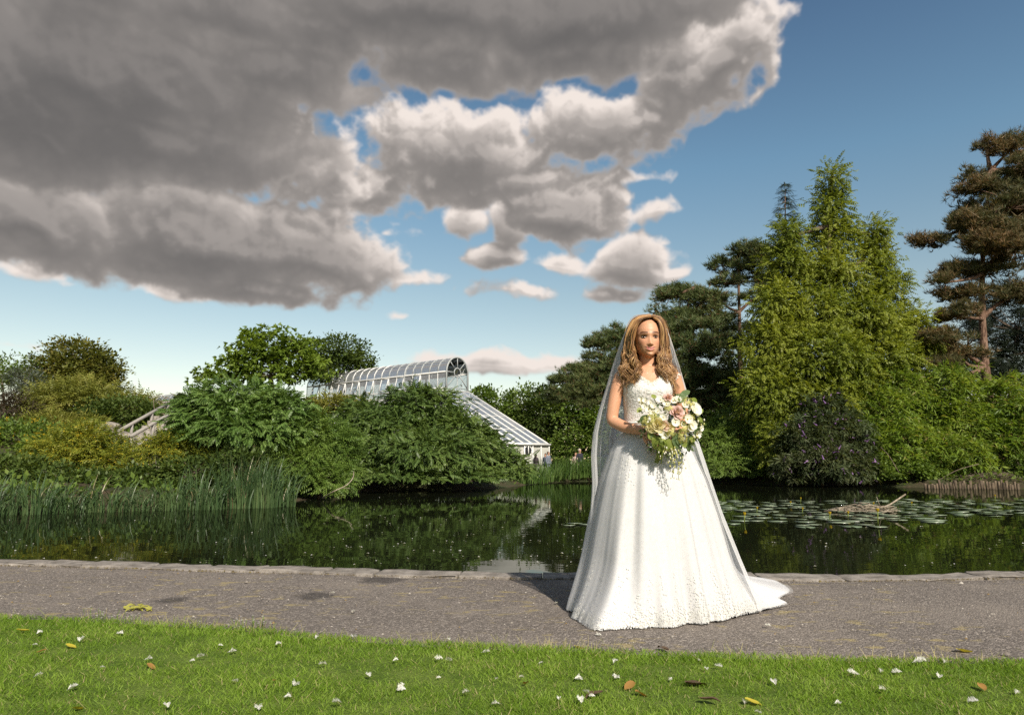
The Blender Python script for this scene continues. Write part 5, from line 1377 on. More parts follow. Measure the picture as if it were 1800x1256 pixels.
# ---- veil: one long sheet from the crown down behind her to the ground
VL = [(554,1134),(558,1118),(570,1105),(600,1092),(640,1079),(680,1068),(720,1056),(760,1047),(800,1044),(850,1046),(930,1040),(1000,1033),(1060,1014)]
VR = [(554,1142),(558,1156),(570,1168),(600,1180),(640,1193),(690,1206),(760,1218),(800,1231),(850,1247),(900,1264),(950,1284),(985,1298),(1060,1330)]
NVZ, NVT = 90, 120
V = []
zt_ = bp(1137, 553.5)[2]
for i in range(NVZ):
    s = i / (NVZ - 1); z = zt_ * (1 - s) + .012 * s
    if s < .05: z = zt_ - (zt_ - bp(1137, 566)[2]) * (s / .05) ** 2
    # picture row of this height, to read the silhouette
    vs_ = np.linspace(550, 1100, 200); zz = np.array([bp(1137, a)[2] for a in vs_]); vr = float(np.interp(-z, -zz, vs_))
    xl = bp(float(np.interp(vr, [a for a, _ in VL], [b_ for _, b_ in VL])), vr)[0]; xr = bp(float(np.interp(vr, [a for a, _ in VR], [b_ for _, b_ in VR])), vr)[0]
    cx = (xl + xr) / 2; hw = (xr - xl) / 2
    depth = float(np.interp(vr, [553, 570, 600, 650, 700, 800, 900, 1000, 1090], [.02, .10, .15, .20, .24, .36, .48, .60, .80]))
    t = np.linspace(math.pi + .20, -.20, NVT)
    if s < .05: cyv = YB + .03
    else: cyv = YB + .02
    x = cx + hw * np.cos(t); y = cyv + np.sin(t) * np.where(np.sin(t) > 0, depth, .22)
    am = .018 * sstep(np.array(s), .05, .5) + .012 * s
    rip = am * (np.cos(t * 13 + 1.5 * s) + .7 * np.cos(t * 23 + 2 - s) + .45 * np.cos(t * 37 + 1))
    x = x + rip * np.cos(t) * .45; y = y + rip * np.sin(t)
    P = np.stack([x, y, np.full(NVT, z)], 1)
    if z < Z_W:           # stay outside the skirt
        dx = P[:, 0] - CX[0]; dyv = P[:, 1] - CX[1]; th = np.arctan2(dyv, dx); R = np.hypot(dx, dyv)
        Sx = skirt_pt(th, np.full(NVT, z), .012); Rs = np.hypot(Sx[:, 0] - CX[0], Sx[:, 1] - CX[1]) + .003
        R2 = np.maximum(R, Rs); P[:, 0] = CX[0] + R2 * np.cos(th); P[:, 1] = CX[1] + R2 * np.sin(th)
    V.append(P)
V = np.concatenate(V); I = np.arange(NVZ * NVT).reshape(NVZ, NVT)
F = np.stack([I[:-1, :-1], I[1:, :-1], I[1:, 1:], I[:-1, 1:]], -1).reshape(-1, 4)
veil = child('veil', npmesh('veil', V - BB, F, M_VEIL, smooth=True)); tag(veil, 'long sheer white veil falling to the ground')

# ================================================================== bouquet
BQ = bp(1178, 748, -.26)
bouquet = empty('bouquet', BQ); tag(bouquet, 'cascading bouquet of cream, white and pink flowers in the brides hands', 'bouquet')
def petal_grid(w, h, cup, curl, n=5):
    V = []
    for i in range(n):
        t = i / (n - 1)
        for j in range(n):
            s = (j / (n - 1) - .5) * 2; ww = w * math.sin(math.pi * (.18 + .62 * t)) ** .8
            V.append([s * ww, -cup * (s * s) * w + curl * t ** 3, h * t])
    F = [[i * n + j, i * n + j + 1, (i + 1) * n + j + 1, (i + 1) * n + j] for i in range(n - 1) for j in range(n - 1)]
    return np.array(V), np.array(F)
def rose_vf(r_, seed, rings=((3, .12, .10), (4, .30, .35), (5, .52, .70), (6, .74, 1.05))):
    """spiral of cupped petals round the axis z"""
    rr = np.random.RandomState(seed); A = Acc()
    for k, (n, rad, open_) in enumerate(rings):
        for i in range(n):
            a = 6.283 * i / n + k * .9 + rr.uniform(-.2, .2)
            V, F = petal_grid(.46 + .10 * k, .95, .55, .10 + .16 * k); V = V[:, [0, 1, 2]]
            pass
            tilt = open_ * .55 + rr.uniform(-.06, .06); c, s = math.cos(-tilt), math.sin(-tilt)
            Y_, Z_ = V[:, 1] * c - V[:, 2] * s, V[:, 1] * s + V[:, 2] * c
            V = np.stack([V[:, 0], Y_ + rad * .42, Z_ - .45], 1)
            ca, sa = math.cos(a), math.sin(a); V = np.stack([V[:, 0] * ca - V[:, 1] * sa, V[:, 0] * sa + V[:, 1] * ca, V[:, 2]], 1)
            A.add(V * r_, F)
    return A
def petalmat(name, c1, c2): return leafmat(name, [c1, c2], .3, .55, .2, 30)
M_RPINK = petalmat('petal_pink', (.62, .41, .39), (.73, .55, .51)); M_RCREAM = petalmat('petal_cream', (.70, .62, .34), (.76, .70, .46)); M_RBLUSH = petalmat('petal_blush', (.74, .55, .47), (.78, .64, .56))
M_PWHITE = petalmat('petal_white', (.74, .73, .66), (.82, .81, .76)); M_PYEL = petalmat('petal_yellow_green', (.50, .50, .16), (.62, .58, .26)); M_STAMEN = petalmat('stamen', (.45, .36, .04), (.55, .48, .08))
M_EUC = leafmat('bouquet_leaf', [(.06, .11, .04), (.12, .18, .07), (.20, .25, .12)], .3, .5, .3, 20); M_LFRESH = leafmat('bouquet_sprig', [(.13, .19, .03), (.24, .30, .06), (.34, .38, .12)], .35, .5, .3, 20)
def dome_dy(u, v):
    e = ((u - 1180) / 58) ** 2 + ((v - 745) / 62) ** 2
    return -.26 - .085 * math.sqrt(max(0.0, 1 - min(e, 1)))
def face_rot(u, v, tilt=.9):
    d = np.array([(u - 1180) / 58 * tilt, -1.0, -(v - 748) / 60 * tilt]); d /= np.linalg.norm(d); return Vector(d).to_track_quat('Z', 'Y').to_matrix()
def place(name, A, m, u, v, dd=0.0, smooth=True, label=None):
    o = mobj(name, A.mesh(name, m, smooth), bouquet); R_ = face_rot(u, v)
    o.matrix_local = Matrix.Translation(Vector(bp(u, v, dome_dy(u, v) + dd) - BQ)) @ R_.to_4x4()
    if label: tag(o, label)
    return o
for (u, v, rpx, m, sd, lb) in ((1190, 724, 10, M_RPINK, 1, 'large dusty pink rose'), (1155, 747, 10.5, M_RCREAM, 2, 'cream yellow rose'), (1168.5, 748.5, 7.5, M_RBLUSH, 3, 'pale blush rose'), (1178.5, 750, 6, M_RCREAM, 4, 'small cream rosebud'), (1174, 698, 6.5, M_RPINK, 5, 'dusty pink rose at the top'), (1143, 752, 6.5, M_RCREAM, 6, None)):
    place('rose', rose_vf(rpx * KPX, sd), m, u, v, -.012, label=lb)
def flower_vf(r_, n, cup, seed):
    rr = np.random.RandomState(seed); A = Acc()
    for k in range(n):
        V, F = petal_grid(.60, 1.0, .25, 0.0, 4); V = np.stack([V[:, 0], V[:, 2], V[:, 1] * -1 + cup * (V[:, 2]) ** 2], 1)
        a = 6.283 * k / n + rr.uniform(-.1, .1); ca, sa = math.cos(a), math.sin(a)
        A.add(np.stack([V[:, 0] * ca - V[:, 1] * sa, V[:, 0] * sa + V[:, 1] * ca, V[:, 2] + rr.uniform(-.05, .05)], 1) * r_, F)
    return A
rb_ = np.random.RandomState(66)
WH = [(1162,703,8),(1172,709,7.5),(1183,706,8),(1192,702,7),(1166,733,7),(1169,764,8),(1163,760,6),(1176,762,6),(1187,741,8),(1209,737,9),(1217,746,9),(1212,752,7),(1225,763,7.5),(1129,709,6),(1135,704,5.5),(1141,719,7),(1147,724,6.5),(1134,714,6),(1150,714,6.5),(1143,709,5.5),(1156,722,5.5),(1204,712,7),(1222,724,8),(1127,702,5),(1200,745,6),(1232,752,6)]
for k, (u, v, rp) in enumerate(WH):
    o = place('white_flower', flower_vf(rp * .84 * KPX, 5 if rp < 8 else 7, rb_.uniform(.3, .8), k), M_PWHITE, u + rb_.uniform(-1, 1), v + rb_.uniform(-1, 1), rb_.uniform(-.02, .005))
    A = Acc(); A.add(*ball_vf((0, 0, .12 * rp * KPX), (.13 * rp * KPX,) * 3, 6)); mobj('stamen', A.mesh('stamen', M_STAMEN, True), o)
A = flower_vf(11 * KPX, 14, .25, 9); A2 = flower_vf(8 * KPX, 12, .5, 10)
place('spider_chrysanthemum', A, M_PWHITE, 1221, 719, -.015, label='white spiky chrysanthemum')
for (u, v, rp, n) in ((1143, 737, 12, 46), (1176, 718, 9, 30), (1196, 735, 8, 24), (1152, 730, 8, 24), (1216, 733, 8, 24), (1180, 760, 9, 28), (1203, 754, 12, 46), (1200, 769, 11, 40), (1210, 708, 12, 36), (1160, 780, 13, 40), (1134, 742, 9, 26)):
    A = Acc()
    for k in range(n):
        d = rb_.randn(3); d /= np.linalg.norm(d); d[2] = abs(d[2]); V, F = FLO; R_ = rot_from(np.cross(d, rb_.randn(3))[None], d[None])[0]
        A.add((V * rb_.uniform(2.2, 3.4) * KPX) @ R_.T + d * rp * KPX * rb_.uniform(.6, 1) * np.array([1, 1, .6]), F)
    place('blossom_cluster', A, M_PYEL if v > 700 and u != 1160 else M_LFRESH, u, v, -.004, False)
def leaf_big(l, w, bend=.25, n=7):
    V = []
    for i in range(n):
        t = i / (n - 1); ww = w * math.sin(math.pi * min(1, t * .93 + .05)) ** .75
        for s in (-1, 0, 1): V.append([s * ww, l * t, -bend * l * t * t + (.12 * w if s else 0)])
    F = [[i * 3 + j, i * 3 + j + 1, i * 3 + j + 4, i * 3 + j + 3] for i in range(n - 1) for j in range(2)]
    return np.array(V), np.array(F)
LV = [(1196,694,1214,686,5,0),(1140,730,1123,740,5,0),(1185,760,1193,788,7,0),(1207,766,1213,795,5.5,0),(1163,728,1158,738,6,0),(1195,716,1203,726,6,0),(1203,690,1196,706,7,0),(1148,757,1139,770,5,0),(1158,768,1148,783,5,1),(1166,775,1160,795,5,1),(1176,770,1172,792,5,1),(1150,764,1152,790,5,1),(1220,758,1232,772,4,0),(1226,735,1236,740,4,1),(1212,770,1222,776,4.5,1),(1135,745,1126,738,4,0),(1200,775,1206,786,5,1),(1146,772,1140,762,4,1),(1181,772,1184,800,5,1),(1190,768,1200,782,6,0),(1128,716,1120,724,4,1),(1152,700,1146,692,4,1),(1216,700,1226,706,4,1),(1230,727,1236,718,3,1)]
for (u0, v0, u1, v1, w, t) in LV:
    p0 = bp(u0, v0, dome_dy(u0, v0) + .0); p1 = bp(u1, v1, dome_dy(u1, v1) - .015); d = p1 - p0; L = np.linalg.norm(d)
    V, F = leaf_big(L, w * KPX); X_ = np.cross(d / L, np.array([0, -1.0, .2])); X_ /= np.linalg.norm(X_); Z2 = np.cross(X_, d / L)
    A = Acc(); A.add(V[:, :1] * X_ + V[:, 1:2] * (d / L) + V[:, 2:] * (Z2 if Z2[1] < 0 else -Z2) * .4 + p0 - BQ, F); mobj('leaf', A.mesh('leaf', M_LFRESH if t else M_EUC, True), bouquet)
# green filling and stems behind the flowers, trailing sprays in front of the skirt
A = Acc()
for k in range(900):
    a = rb_.rand() * 6.283; e = math.sqrt(rb_.rand()); u = 1180 + 54 * e * math.cos(a); v = 748 + 54 * e * math.sin(a)
    p = bp(u, v, dome_dy(u, v) + rb_.uniform(.006, .05)); d = rb_.randn(3) + np.array([(u - 1180) / 40, -.8, -(v - 748) / 40]); R_ = rot_from(d[None], rb_.randn(1, 3))[0]
    V, F = TPL['leaf']; A.add((V * rb_.uniform(.014, .030)) @ R_.T + p - BQ, F)
tag(mobj('greenery', A.mesh('greenery', M_EUC), bouquet), kind='stuff')
for k in range(14):
    A = Acc(); o = rb_.randn(3) * .008; A.tube(np.array([bp(1178, 748, -.27) + o * 2.2, GRIP + o, GRIP + np.array([-.02, .02, -.10]) + o * 1.5]) - BQ, .004, 5); mobj('stem', A.mesh('stem', M_LFRESH, True), bouquet)
for (u0, v0, u1, v1, n) in ((1178, 782, 1193, 842, 26), (1176, 785, 1183, 838, 22), (1183, 780, 1199, 830, 22), (1172, 785, 1177, 826, 16), (1166, 780, 1160, 806, 12), (1226, 740, 1236, 752, 8), (1212, 775, 1224, 770, 8)):
    A = Acc(); a0 = bp(u0, v0, -.30); a1 = bp(u1, v1, -.34); q_ = np.linspace(0, 1, 8)[:, None]; P = a0 + (a1 - a0) * q_ + np.array([.01, -.03, .01]) * np.sin(q_ * 3.14) + rb_.randn(8, 3) * .003
    A.tube(P - BQ, .0016, 4)
    sp = mobj('trailing_spray', A.mesh('trailing_spray', M_LFRESH), bouquet); A = Acc(); Aw = Acc()
    for k in range(n):
        t = k / n; p = P[min(7, int(t * 8))] + rb_.randn(3) * np.array([.011, .006, .005]) * (1.2 - .6 * t); sz = (.0085 - .004 * t)
        (A if rb_.rand() < .6 else Aw).add(*ball_vf(p - BQ, (sz * .6, sz * .6, sz), 6))
    tag(mobj('buds', A.mesh('buds', M_PYEL, True), sp), kind='stuff'); tag(mobj('open_buds', Aw.mesh('open_buds', M_PWHITE, True), sp), kind='stuff')

# ================================================================== guests in the distance
def guest(label, u, v_head, Y, cloth, hairc, skirt_=False, turn=0.0, sk=(.42, .24, .16), seed=1):
    top = at(u, v_head, Y); gz_ = float(ground_z(np.array([top[0]]), np.array([top[1]]))[0]); h = top[2] - gz_; s = h / 1.72
    def p(x, y, z): return (x * s, y * s, z * s)
    R = lambda *a: [q_ * s for q_ in a]
    sh = [ball_vf(p(0, 0, 1.58), R(.085, .1, .125), 12), chain([p(0, 0, 1.50), p(0, 0, 1.36)], R(.055, .06), 10),
          loft_vf([((0, 0, .86 * s), .17 * s, .12 * s, .12 * s, .9), ((0, 0, 1.05 * s), .145 * s, .11 * s, .11 * s, .9), ((0, 0, 1.30 * s), .19 * s, .12 * s, .12 * s, .9), ((0, 0, 1.42 * s), .16 * s, .09 * s, .09 * s, .9), ((0, 0, 1.45 * s), .07 * s, .06 * s, .06 * s, .9)], 18)]
    for sd in (-1, 1):
        sh.append(chain([p(.17 * sd, 0, 1.39), p(.235 * sd, .02, 1.12), p(.22 * sd, -.07, .88), p(.21 * sd, -.10, .78)], R(.055, .045, .035, .03), 10))
        sh.append(chain([p(.09 * sd, 0, .90), p(.095 * sd, -.02, .48), p(.095 * sd, .01, .08), p(.10 * sd, -.12, .04)], R(.09, .06, .045, .035), 10))
    if skirt_: sh.append(loft_vf([((0, 0, .42 * s), .24 * s, .2 * s, .2 * s, 1), ((0, 0, .95 * s), .155 * s, .12 * s, .12 * s, 1)], 18))
    def gm(bb):
        sz_ = bb.sep(opos(bb)); a = bb.m('LESS_THAN', sz_[2], 1.44 * s)
        return pbr(bb, bb.mix(a, C4(sk), C4(cloth)), .75, .2)
    me = remesh_union('person', sh, .018, mat('guest_' + str(seed), gm), 3)
    o = mobj('person', me); o.location = (top[0], top[1], gz_); o.rotation_euler = (0, 0, turn); tag(o, label, 'person')
    A = Acc(); A.add(*ball_vf(p(0, .025, 1.61), R(.098, .105, .118), 12))
    if skirt_: A.add(*ball_vf(p(0, .07, 1.46), R(.10, .07, .17), 10))
    mobj('hair', A.mesh('hair', mat('guest_hair_' + str(seed), lambda bb: pbr(bb, hairc, .6, .3)), True), o)
guest('person with long dark hair walking below the round window', 942, 797, 43.0, (.05, .04, .045), (.02, .015, .012), True, 2.6, seed=1)
guest('person in a grey suit in front of the glasshouse corner', 964, 793, 43.0, (.16, .18, .22), (.10, .07, .05), False, .8, seed=2)
guest('dark haired person close behind the one in grey', 958.5, 796, 43.8, (.10, .11, .15), (.03, .02, .015), False, -.6, seed=3)
guest('person in a dark jacket with pale hair left of the veil', 1019, 788, 42.0, (.03, .03, .045), (.45, .40, .34), False, .4, seed=4)
guest('person in a pale pink dress beside the dark jacket', 1012, 795, 42.0, (.55, .40, .36), (.25, .13, .07), True, -.3, seed=5)

# ================================================================== steps, rails and rocks on the mound
def rock_mesh(seed, sx, sy, sz, m, sub=3):
    bm = bmesh.new(); bmesh.ops.create_icosphere(bm, subdivisions=sub, radius=1.0); r = np.random.RandomState(seed)
    dirs = r.randn(9, 3); dirs /= np.linalg.norm(dirs, axis=1, keepdims=True); cut = r.uniform(.55, .9, 9)
    for v in bm.verts:
        p = np.array(v.co)
        for d, c in zip(dirs, cut):
            e = np.dot(p, d) - c
            if e > 0: p = p - d * e * .9
        p += r.randn(3) * .012
        v.co = Vector((p[0] * sx, p[1] * sy, p[2] * sz))
    me = bpy.data.meshes.new('rock'); bm.to_mesh(me); bm.free(); me.materials.append(m); return me
def rock_build(bb):
    n = bb.noise(wpos(bb), 3.5, 6, .65); n2 = bb.noise(wpos(bb), 18, 4, .6)
    c = bb.mix(bb.mapr(n, .35, .65), C4((.15, .13, .11)), C4((.34, .31, .27))); c = bb.mix(bb.m('MULTIPLY', bb.mapr(n2, .5, .7), .5), c, C4((.09, .10, .06)))
    return pbr(bb, c, .9, .15, bump(bb, bb.m('ADD', n, bb.m('MULTIPLY', n2, .5)), .8, .06))
M_ROCK = mat('rock', rock_build)
M_SLAB = mat('pale_slab', lambda bb: pbr(bb, bb.mix(bb.noise(wpos(bb), 5, 5, .6), C4((.40, .34, .28)), C4((.56, .50, .43))), .85, .2))
def oldwood(bb):
    n = bb.noise(bb.v('MULTIPLY', wpos(bb), (3, 3, 3)), 9, 5, .65)
    return pbr(bb, bb.mix(n, C4((.16, .145, .125)), C4((.40, .375, .34))), .85, .2, bump(bb, n, .5, .01))
M_OLDWOOD = mat('weathered_wood', oldwood)
steps = empty('stone_steps', at(262, 795, 23.5) * np.array([1, 1, 0]) + np.array([0, 0, .4])); tag(steps, 'rough stone steps climbing the mound between the handrails', 'steps')
Bs = np.array(steps.location)
for k in range(9):
    t = k / 8; c = at(238 + 72 * t, 798 - 66 * t, 23.2 + 3.2 * t); h = max(.4, float(c[2] - ground_z(np.array([c[0]]), np.array([c[1]]))[0]) + .25)
    me = npmesh('step', *box_vf(-.75, .75, -.3, .3, -h, 0), M_ROCK); o = mobj('step', me, steps); o.location = c - Bs; o.rotation_euler = (0, 0, .25)
def rail(label, pts, posts, Y0, Y1):
    P = np.array([at(u, v, Y0 + (Y1 - Y0) * i / (len(pts) - 1)) for i, (u, v) in enumerate(pts)]); B = P[0].copy(); B[2] -= 1
    root = empty('handrail', B); tag(root, label, 'handrail', 'handrails of the stone steps')
    A = Acc(); d = P[-1] - P[0]; A.tube(P - B, .062, 6); mobj('rail', A.mesh('rail', M_OLDWOOD), root)
    for (u, v, t, dv) in posts:
        p = P[0] + d * t; A = Acc(); A.tube(np.array([p + UP * .03, p - UP * dv]) - B, .055, 6); mobj('post', A.mesh('post', M_OLDWOOD), root)
rail('nearer weathered wooden handrail beside the stone steps', [(229, 767), (332, 708)], [(0, 0, .02, .75), (0, 0, .36, .8), (0, 0, .76, .85), (0, 0, .98, .8)], 22.6, 26.0)
rail('farther weathered wooden handrail of the stone steps', [(200, 762), (297, 708)], [(0, 0, .02, .75), (0, 0, .30, .7), (0, 0, .66, .75), (0, 0, .97, .8)], 23.6, 27.0)
rail('low wooden side rail under the nearer handrail', [(234, 786), (268, 767)], [(0, 0, .05, .5), (0, 0, .95, .5)], 22.4, 23.4)
RK = [(262,797,.55,.4,.2,22.0,'flat pale slab at the foot of the stone steps'),(300,770,.6,.5,.45,23.6,'rough grey rock right of the stone steps'),(318,745,.55,.45,.45,25,'grey rock high on the right of the steps'),(215,775,.55,.45,.35,24,'grey rock left of the lower handrail end'),(385,800,.5,.4,.2,20.2,'flat grey stone half hidden under the left spreading bush'),(285,790,.4,.4,.3,22.4,'small rock between the slab and the yellow green shrub'),(190,760,.6,.5,.4,25.2,'broad rock beside the farther handrail')]
for i, (u, v, sx, sy, sz, Y, lab) in enumerate(RK):
    o = mobj('rock', rock_mesh(40 + i, sx, sy, sz, M_SLAB if i in (0,) else M_ROCK)); q_ = at(u, v, Y); g_ = float(ground_z(np.array([q_[0]]), np.array([q_[1]]))[0]); q_[2] = min(q_[2], g_ + sz * .75); o.location = q_; o.rotation_euler = (0, 0, i * 1.1); tag(o, lab, 'rock', 'rocks of the mound')
    # rubble down to the earth so nothing floats
def gnarled(name, label, cat, paths, m):
    B = np.array(paths[0][0][0]); root = None; A = Acc()
    for pts, r0, r1 in paths: pts = catmull(np.array(pts), 4); A.tube(pts - B, np.linspace(r0, r1, len(pts)), 6)
    o = mobj(name, A.mesh(name, m, True)); o.location = B; tag(o, label, cat); return o
r = np.random.RandomState(3); br = []
b0 = at(318, 735, 29)
for k in range(16):
    e = at(300 + r.uniform(-32, 28), 694 + r.uniform(-6, 18), 29 + r.uniform(-1, 1)); mid = (b0 + e) / 2 + r.randn(3) * .22; br.append(([b0 - UP * (1.2 if k == 0 else 0), b0, mid, e], .06, .012))
gnarled('bare_shrub', 'leafless twisted shrub at the top of the stone steps', 'shrub', br, M_TWIG)
M_PALEW = mat('pale_wood', bark_build((.20, .165, .12), (.40, .34, .26)))
gnarled('fallen_branch', 'bare pale branch dipping from the left bank into the water', 'branch', [([on_level(563, 878, WATER_Z) , at(585, 864, 17.0), at(608, 853, 17.4), at(620, 840, 17.8), at(622, 828, 18.4)], .016, .012), ([at(600, 857, 17.3), at(615, 858, 17.0)], .010, .006)], M_PALEW)

# ================================================================== right bank edging
lp = empty('log_edging', on_level(1700, 858, WATER_Z)); tag(lp, 'row of upright logs edging the right bank under the brush pile', 'log edging')
Bl = np.array(lp.location); r = np.random.RandomState(12)
M_LOG = mat('log', bark_build((.05, .04, .028), (.17, .13, .09)))
for k in range(34):
    u = 1628 + k * 4.9; v = np.interp(u, [s[0] for s in SHORE_PX], [s[1] for s in SHORE_PX]) + 1.2; p = on_level(u, v, WATER_Z); A = Acc(); h = r.uniform(.16, .34)
    A.tube(np.array([p - UP * .2, p + UP * h + r.randn(3) * .015]) - Bl, [.05 + r.rand() * .008, .04 + r.rand() * .012], 8); mobj('log', A.mesh('log', M_LOG, True), lp)
A = Acc()
for k in range(420):
    u = 1748 + r.randn() * 26; v = 836 + abs(r.randn()) * 4 - r.rand() * 6 * (1 - min(1, abs(u - 1748) / 60)); Y = 28.0 + r.randn() * .4
    p = at(u, v, Y); d = r.randn(3) * np.array([1, .6, .22]); d /= np.linalg.norm(d); L = r.uniform(.2, .7); A.tube(np.array([p - d * L / 2, p + UP * .03, p + d * L / 2]), [.009, .008, .004], 3, False)
bp_ = mobj('brush_pile', A.mesh('brush_pile', M_TWIG)); tag(bp_, 'heap of dead brown twigs above the log edging', 'brush pile')
for i, (u0, v0, u1, v1, lab) in enumerate([(1548, 785, 1580, 830, 'thin bare leaning stem below the bamboo clumps'), (1640, 850, 1720, 815, 'long bare bramble stem arching over the log edging')]):
    a = at(u0, v0, 27.6); c = at(u1, v1, 27.6); gnarled('leaning_branch', lab, 'branch', [([c, (a + c) / 2 + UP * .12, a], .018, .008)], M_TWIG)

# ================================================================== water lilies, nest, floating down
def pad_build(bb):
    oi = bb.n('ShaderNodeObjectInfo'); n = bb.noise(wpos(bb), 9, 4, .6)
    c = bb.mix(oi.outputs['Random'], C4((.13, .18, .11)), C4((.23, .27, .19))); c = bb.mix(bb.m('MULTIPLY', bb.mapr(n, .55, .75), .45), c, C4((.26, .22, .08)))
    return pbr(bb, c, .28, .55, bump(bb, n, .25, .01))
M_PAD = mat('lily_pad', pad_build)
def pad_mesh(seed):
    r = np.random.RandomState(seed); n = 26; V = [[0, 0, .004]]; gap = .22
    for k in range(n): t = gap + (6.283 - 2 * gap) * k / (n - 1); q_ = 1 + .04 * math.sin(3 * t + seed) + .02 * r.randn(); V.append([q_ * math.cos(t) * 1.08, q_ * math.sin(t) * .95, .012 * math.sin(2 * t + seed) + .03 * max(0, r.randn() * .3)])
    for k in range(n): V.append([V[1 + k][0] * .98, V[1 + k][1] * .98, V[1 + k][2] - .02])
    F = [[0, 1 + k, 2 + k] for k in range(n - 1)]; Q = [[1 + k, 1 + n + k, 2 + n + k, 2 + k] for k in range(n - 1)]
    A = Acc(); A.add(np.array(V), Q, F); return A.mesh('lily_pad', M_PAD, True)
PADS = [pad_mesh(k) for k in range(5)]
r = np.random.RandomState(17); placed = []; tries = 0
while len(placed) < 235 and tries < 9000:
    tries += 1
    if r.rand() < .70: u, v = r.uniform(1205, 1650), 880 + 47 * r.rand() ** 1.2
    else: u, v = r.uniform(1590, 1830), r.uniform(877, 908)
    if v > 912 and u > 1560 and r.rand() < .75: continue
    if v > 918 and r.rand() < .6: continue
    p = on_level(u, v, WATER_Z); R = r.uniform(.10, .19)
    if any((p[0] - q_[0]) ** 2 + (p[1] - q_[1]) ** 2 < ((R + q_[2]) * .82) ** 2 for q_ in placed): continue
    placed.append((p[0], p[1], R))
placed += [(*on_level(1010, 921, WATER_Z)[:2], .13), (*on_level(1030, 922, WATER_Z)[:2], .12), (*on_level(1000, 924, WATER_Z)[:2], .1), (*on_level(1520, 923, WATER_Z)[:2], .15), (*on_level(1640, 915, WATER_Z)[:2], .2)]
for k, (x, y, R) in enumerate(placed):
    o = mobj('lily_pad', PADS[k % 5]); o.location = (x, y, WATER_Z + .012 + .0025 * (k % 4)); o.scale = (R, R, R); o.rotation_euler = (r.uniform(-.03, .03), r.uniform(-.03, .03), r.rand() * 6.28)
    u_ = 900 + x / y * FPX
    if u_ < 1100: tag(o, 'stray lily pad floating alone left of the veil', 'lily pad', 'stray lily pads')
    else:
        v_ = 812 + 0.99 / y * FPX * 1.02; big = 'large' if R > .145 else 'small'
        where = 'beside the skirt' if u_ < 1330 else 'right of the nest' if u_ > 1580 else ('in front of the nest' if v_ > 900 else 'behind the nest') if u_ > 1440 else 'between the skirt and the nest'
        tag(o, big + ' flat green lily pad in the raft ' + where, 'lily pad', 'raft of lily pads ' + where)
def bloom(label, u, v, h, s=1.0, raised=True):
    p = on_level(u, v, WATER_Z); root = empty('water_lily', p); tag(root, label, 'flower', 'yellow water lilies')
    A = Acc(); A.tube(np.array([[0, 0, -.03], [.01, 0, h * .6], [.015, 0, h]]), .008, 6); mobj('stem', A.mesh('stem', M_LFRESH, True), root)
    A = Acc()
    for k in range(6):
        V, F = petal_grid(.5, 1.0, .5, .05, 4); t = .35; c, s_ = math.cos(-t), math.sin(-t); V = np.stack([V[:, 0], V[:, 1] * c - V[:, 2] * s_ + .12, V[:, 1] * s_ + V[:, 2] * c], 1); a = 6.283 * k / 6; ca, sa = math.cos(a), math.sin(a)
        A.add(np.stack([V[:, 0] * ca - V[:, 1] * sa, V[:, 0] * sa + V[:, 1] * ca, V[:, 2]], 1) * .048 * s + np.array([.015, 0, h]), F)
    mobj('petals', A.mesh('petals', M_FLY, True), root)
BL = [(1543,921,.20,1.1,'tall yellow water lily bud standing in front of the nest'),(1458,913,.09,1.0,'yellow water lily on the pads left of the nest'),(1308,918,.12,1.0,'yellow water lily nearest the skirt'),(1490,909,.07,.9,'low yellow water lily just left of the tall one'),(1535,892,.08,.9,'yellow water lily at the right foot of the nest'),(1407,882,.08,.8,'yellow water lily at the back of the raft'),(1389,888,.06,.8,'small yellow water lily left of the backmost one'),(1749,880,.12,.9,'yellow water lily at the far right of the raft'),(1602,889,.06,.8,'yellow water lily right of the nest stick'),(1330,899,.06,.8,'small yellow water lily above the one nearest the skirt'),(1410,900,.06,.8,'small yellow water lily in the middle of the raft')]
for (u, v, h, s, lab) in BL: bloom(lab, u, v, h, s)
nest = empty('nest', on_level(1518, 899, WATER_Z)); tag(nest, 'waterbird nest of dry sticks heaped among the lily pads', 'nest'); Bn = np.array(nest.location)
for k in range(110):
    a = r.rand() * 6.28; rr_n = math.sqrt(r.rand()); p = np.array([rr_n * .62 * math.cos(a), rr_n * .42 * math.sin(a), .02 + .15 * (1 - rr_n ** 1.5) * r.rand()]); t = r.rand() * 6.28; L = r.uniform(.18, .5); d = np.array([math.cos(t), math.sin(t) * .6, r.uniform(-.2, .15)])
    A = Acc(); A.tube(np.array([p - d * L / 2, p + UP * .015, p + d * L / 2]), [.009, .008, .005], 4); mobj('stick', A.mesh('stick', M_PALEW, True), nest)
A = Acc(); A.tube(np.array([on_level(1538, 900, WATER_Z) + UP * .03, at(1565, 886, on_level(1538, 900, WATER_Z)[1]), at(1592, 868, on_level(1538, 900, WATER_Z)[1])]) - Bn, [.02, .018, .014], 6); mobj('stick', A.mesh('stick', M_PALEW, True), nest)
A = Acc(); q0 = on_level(1538, 900, WATER_Z)[1]; A.tube(np.array([at(1550, 894, q0), at(1545, 884, q0), at(1541, 873, q0)]) - Bn, .007, 4); mobj('stick', A.mesh('stick', M_PALEW, True), nest)
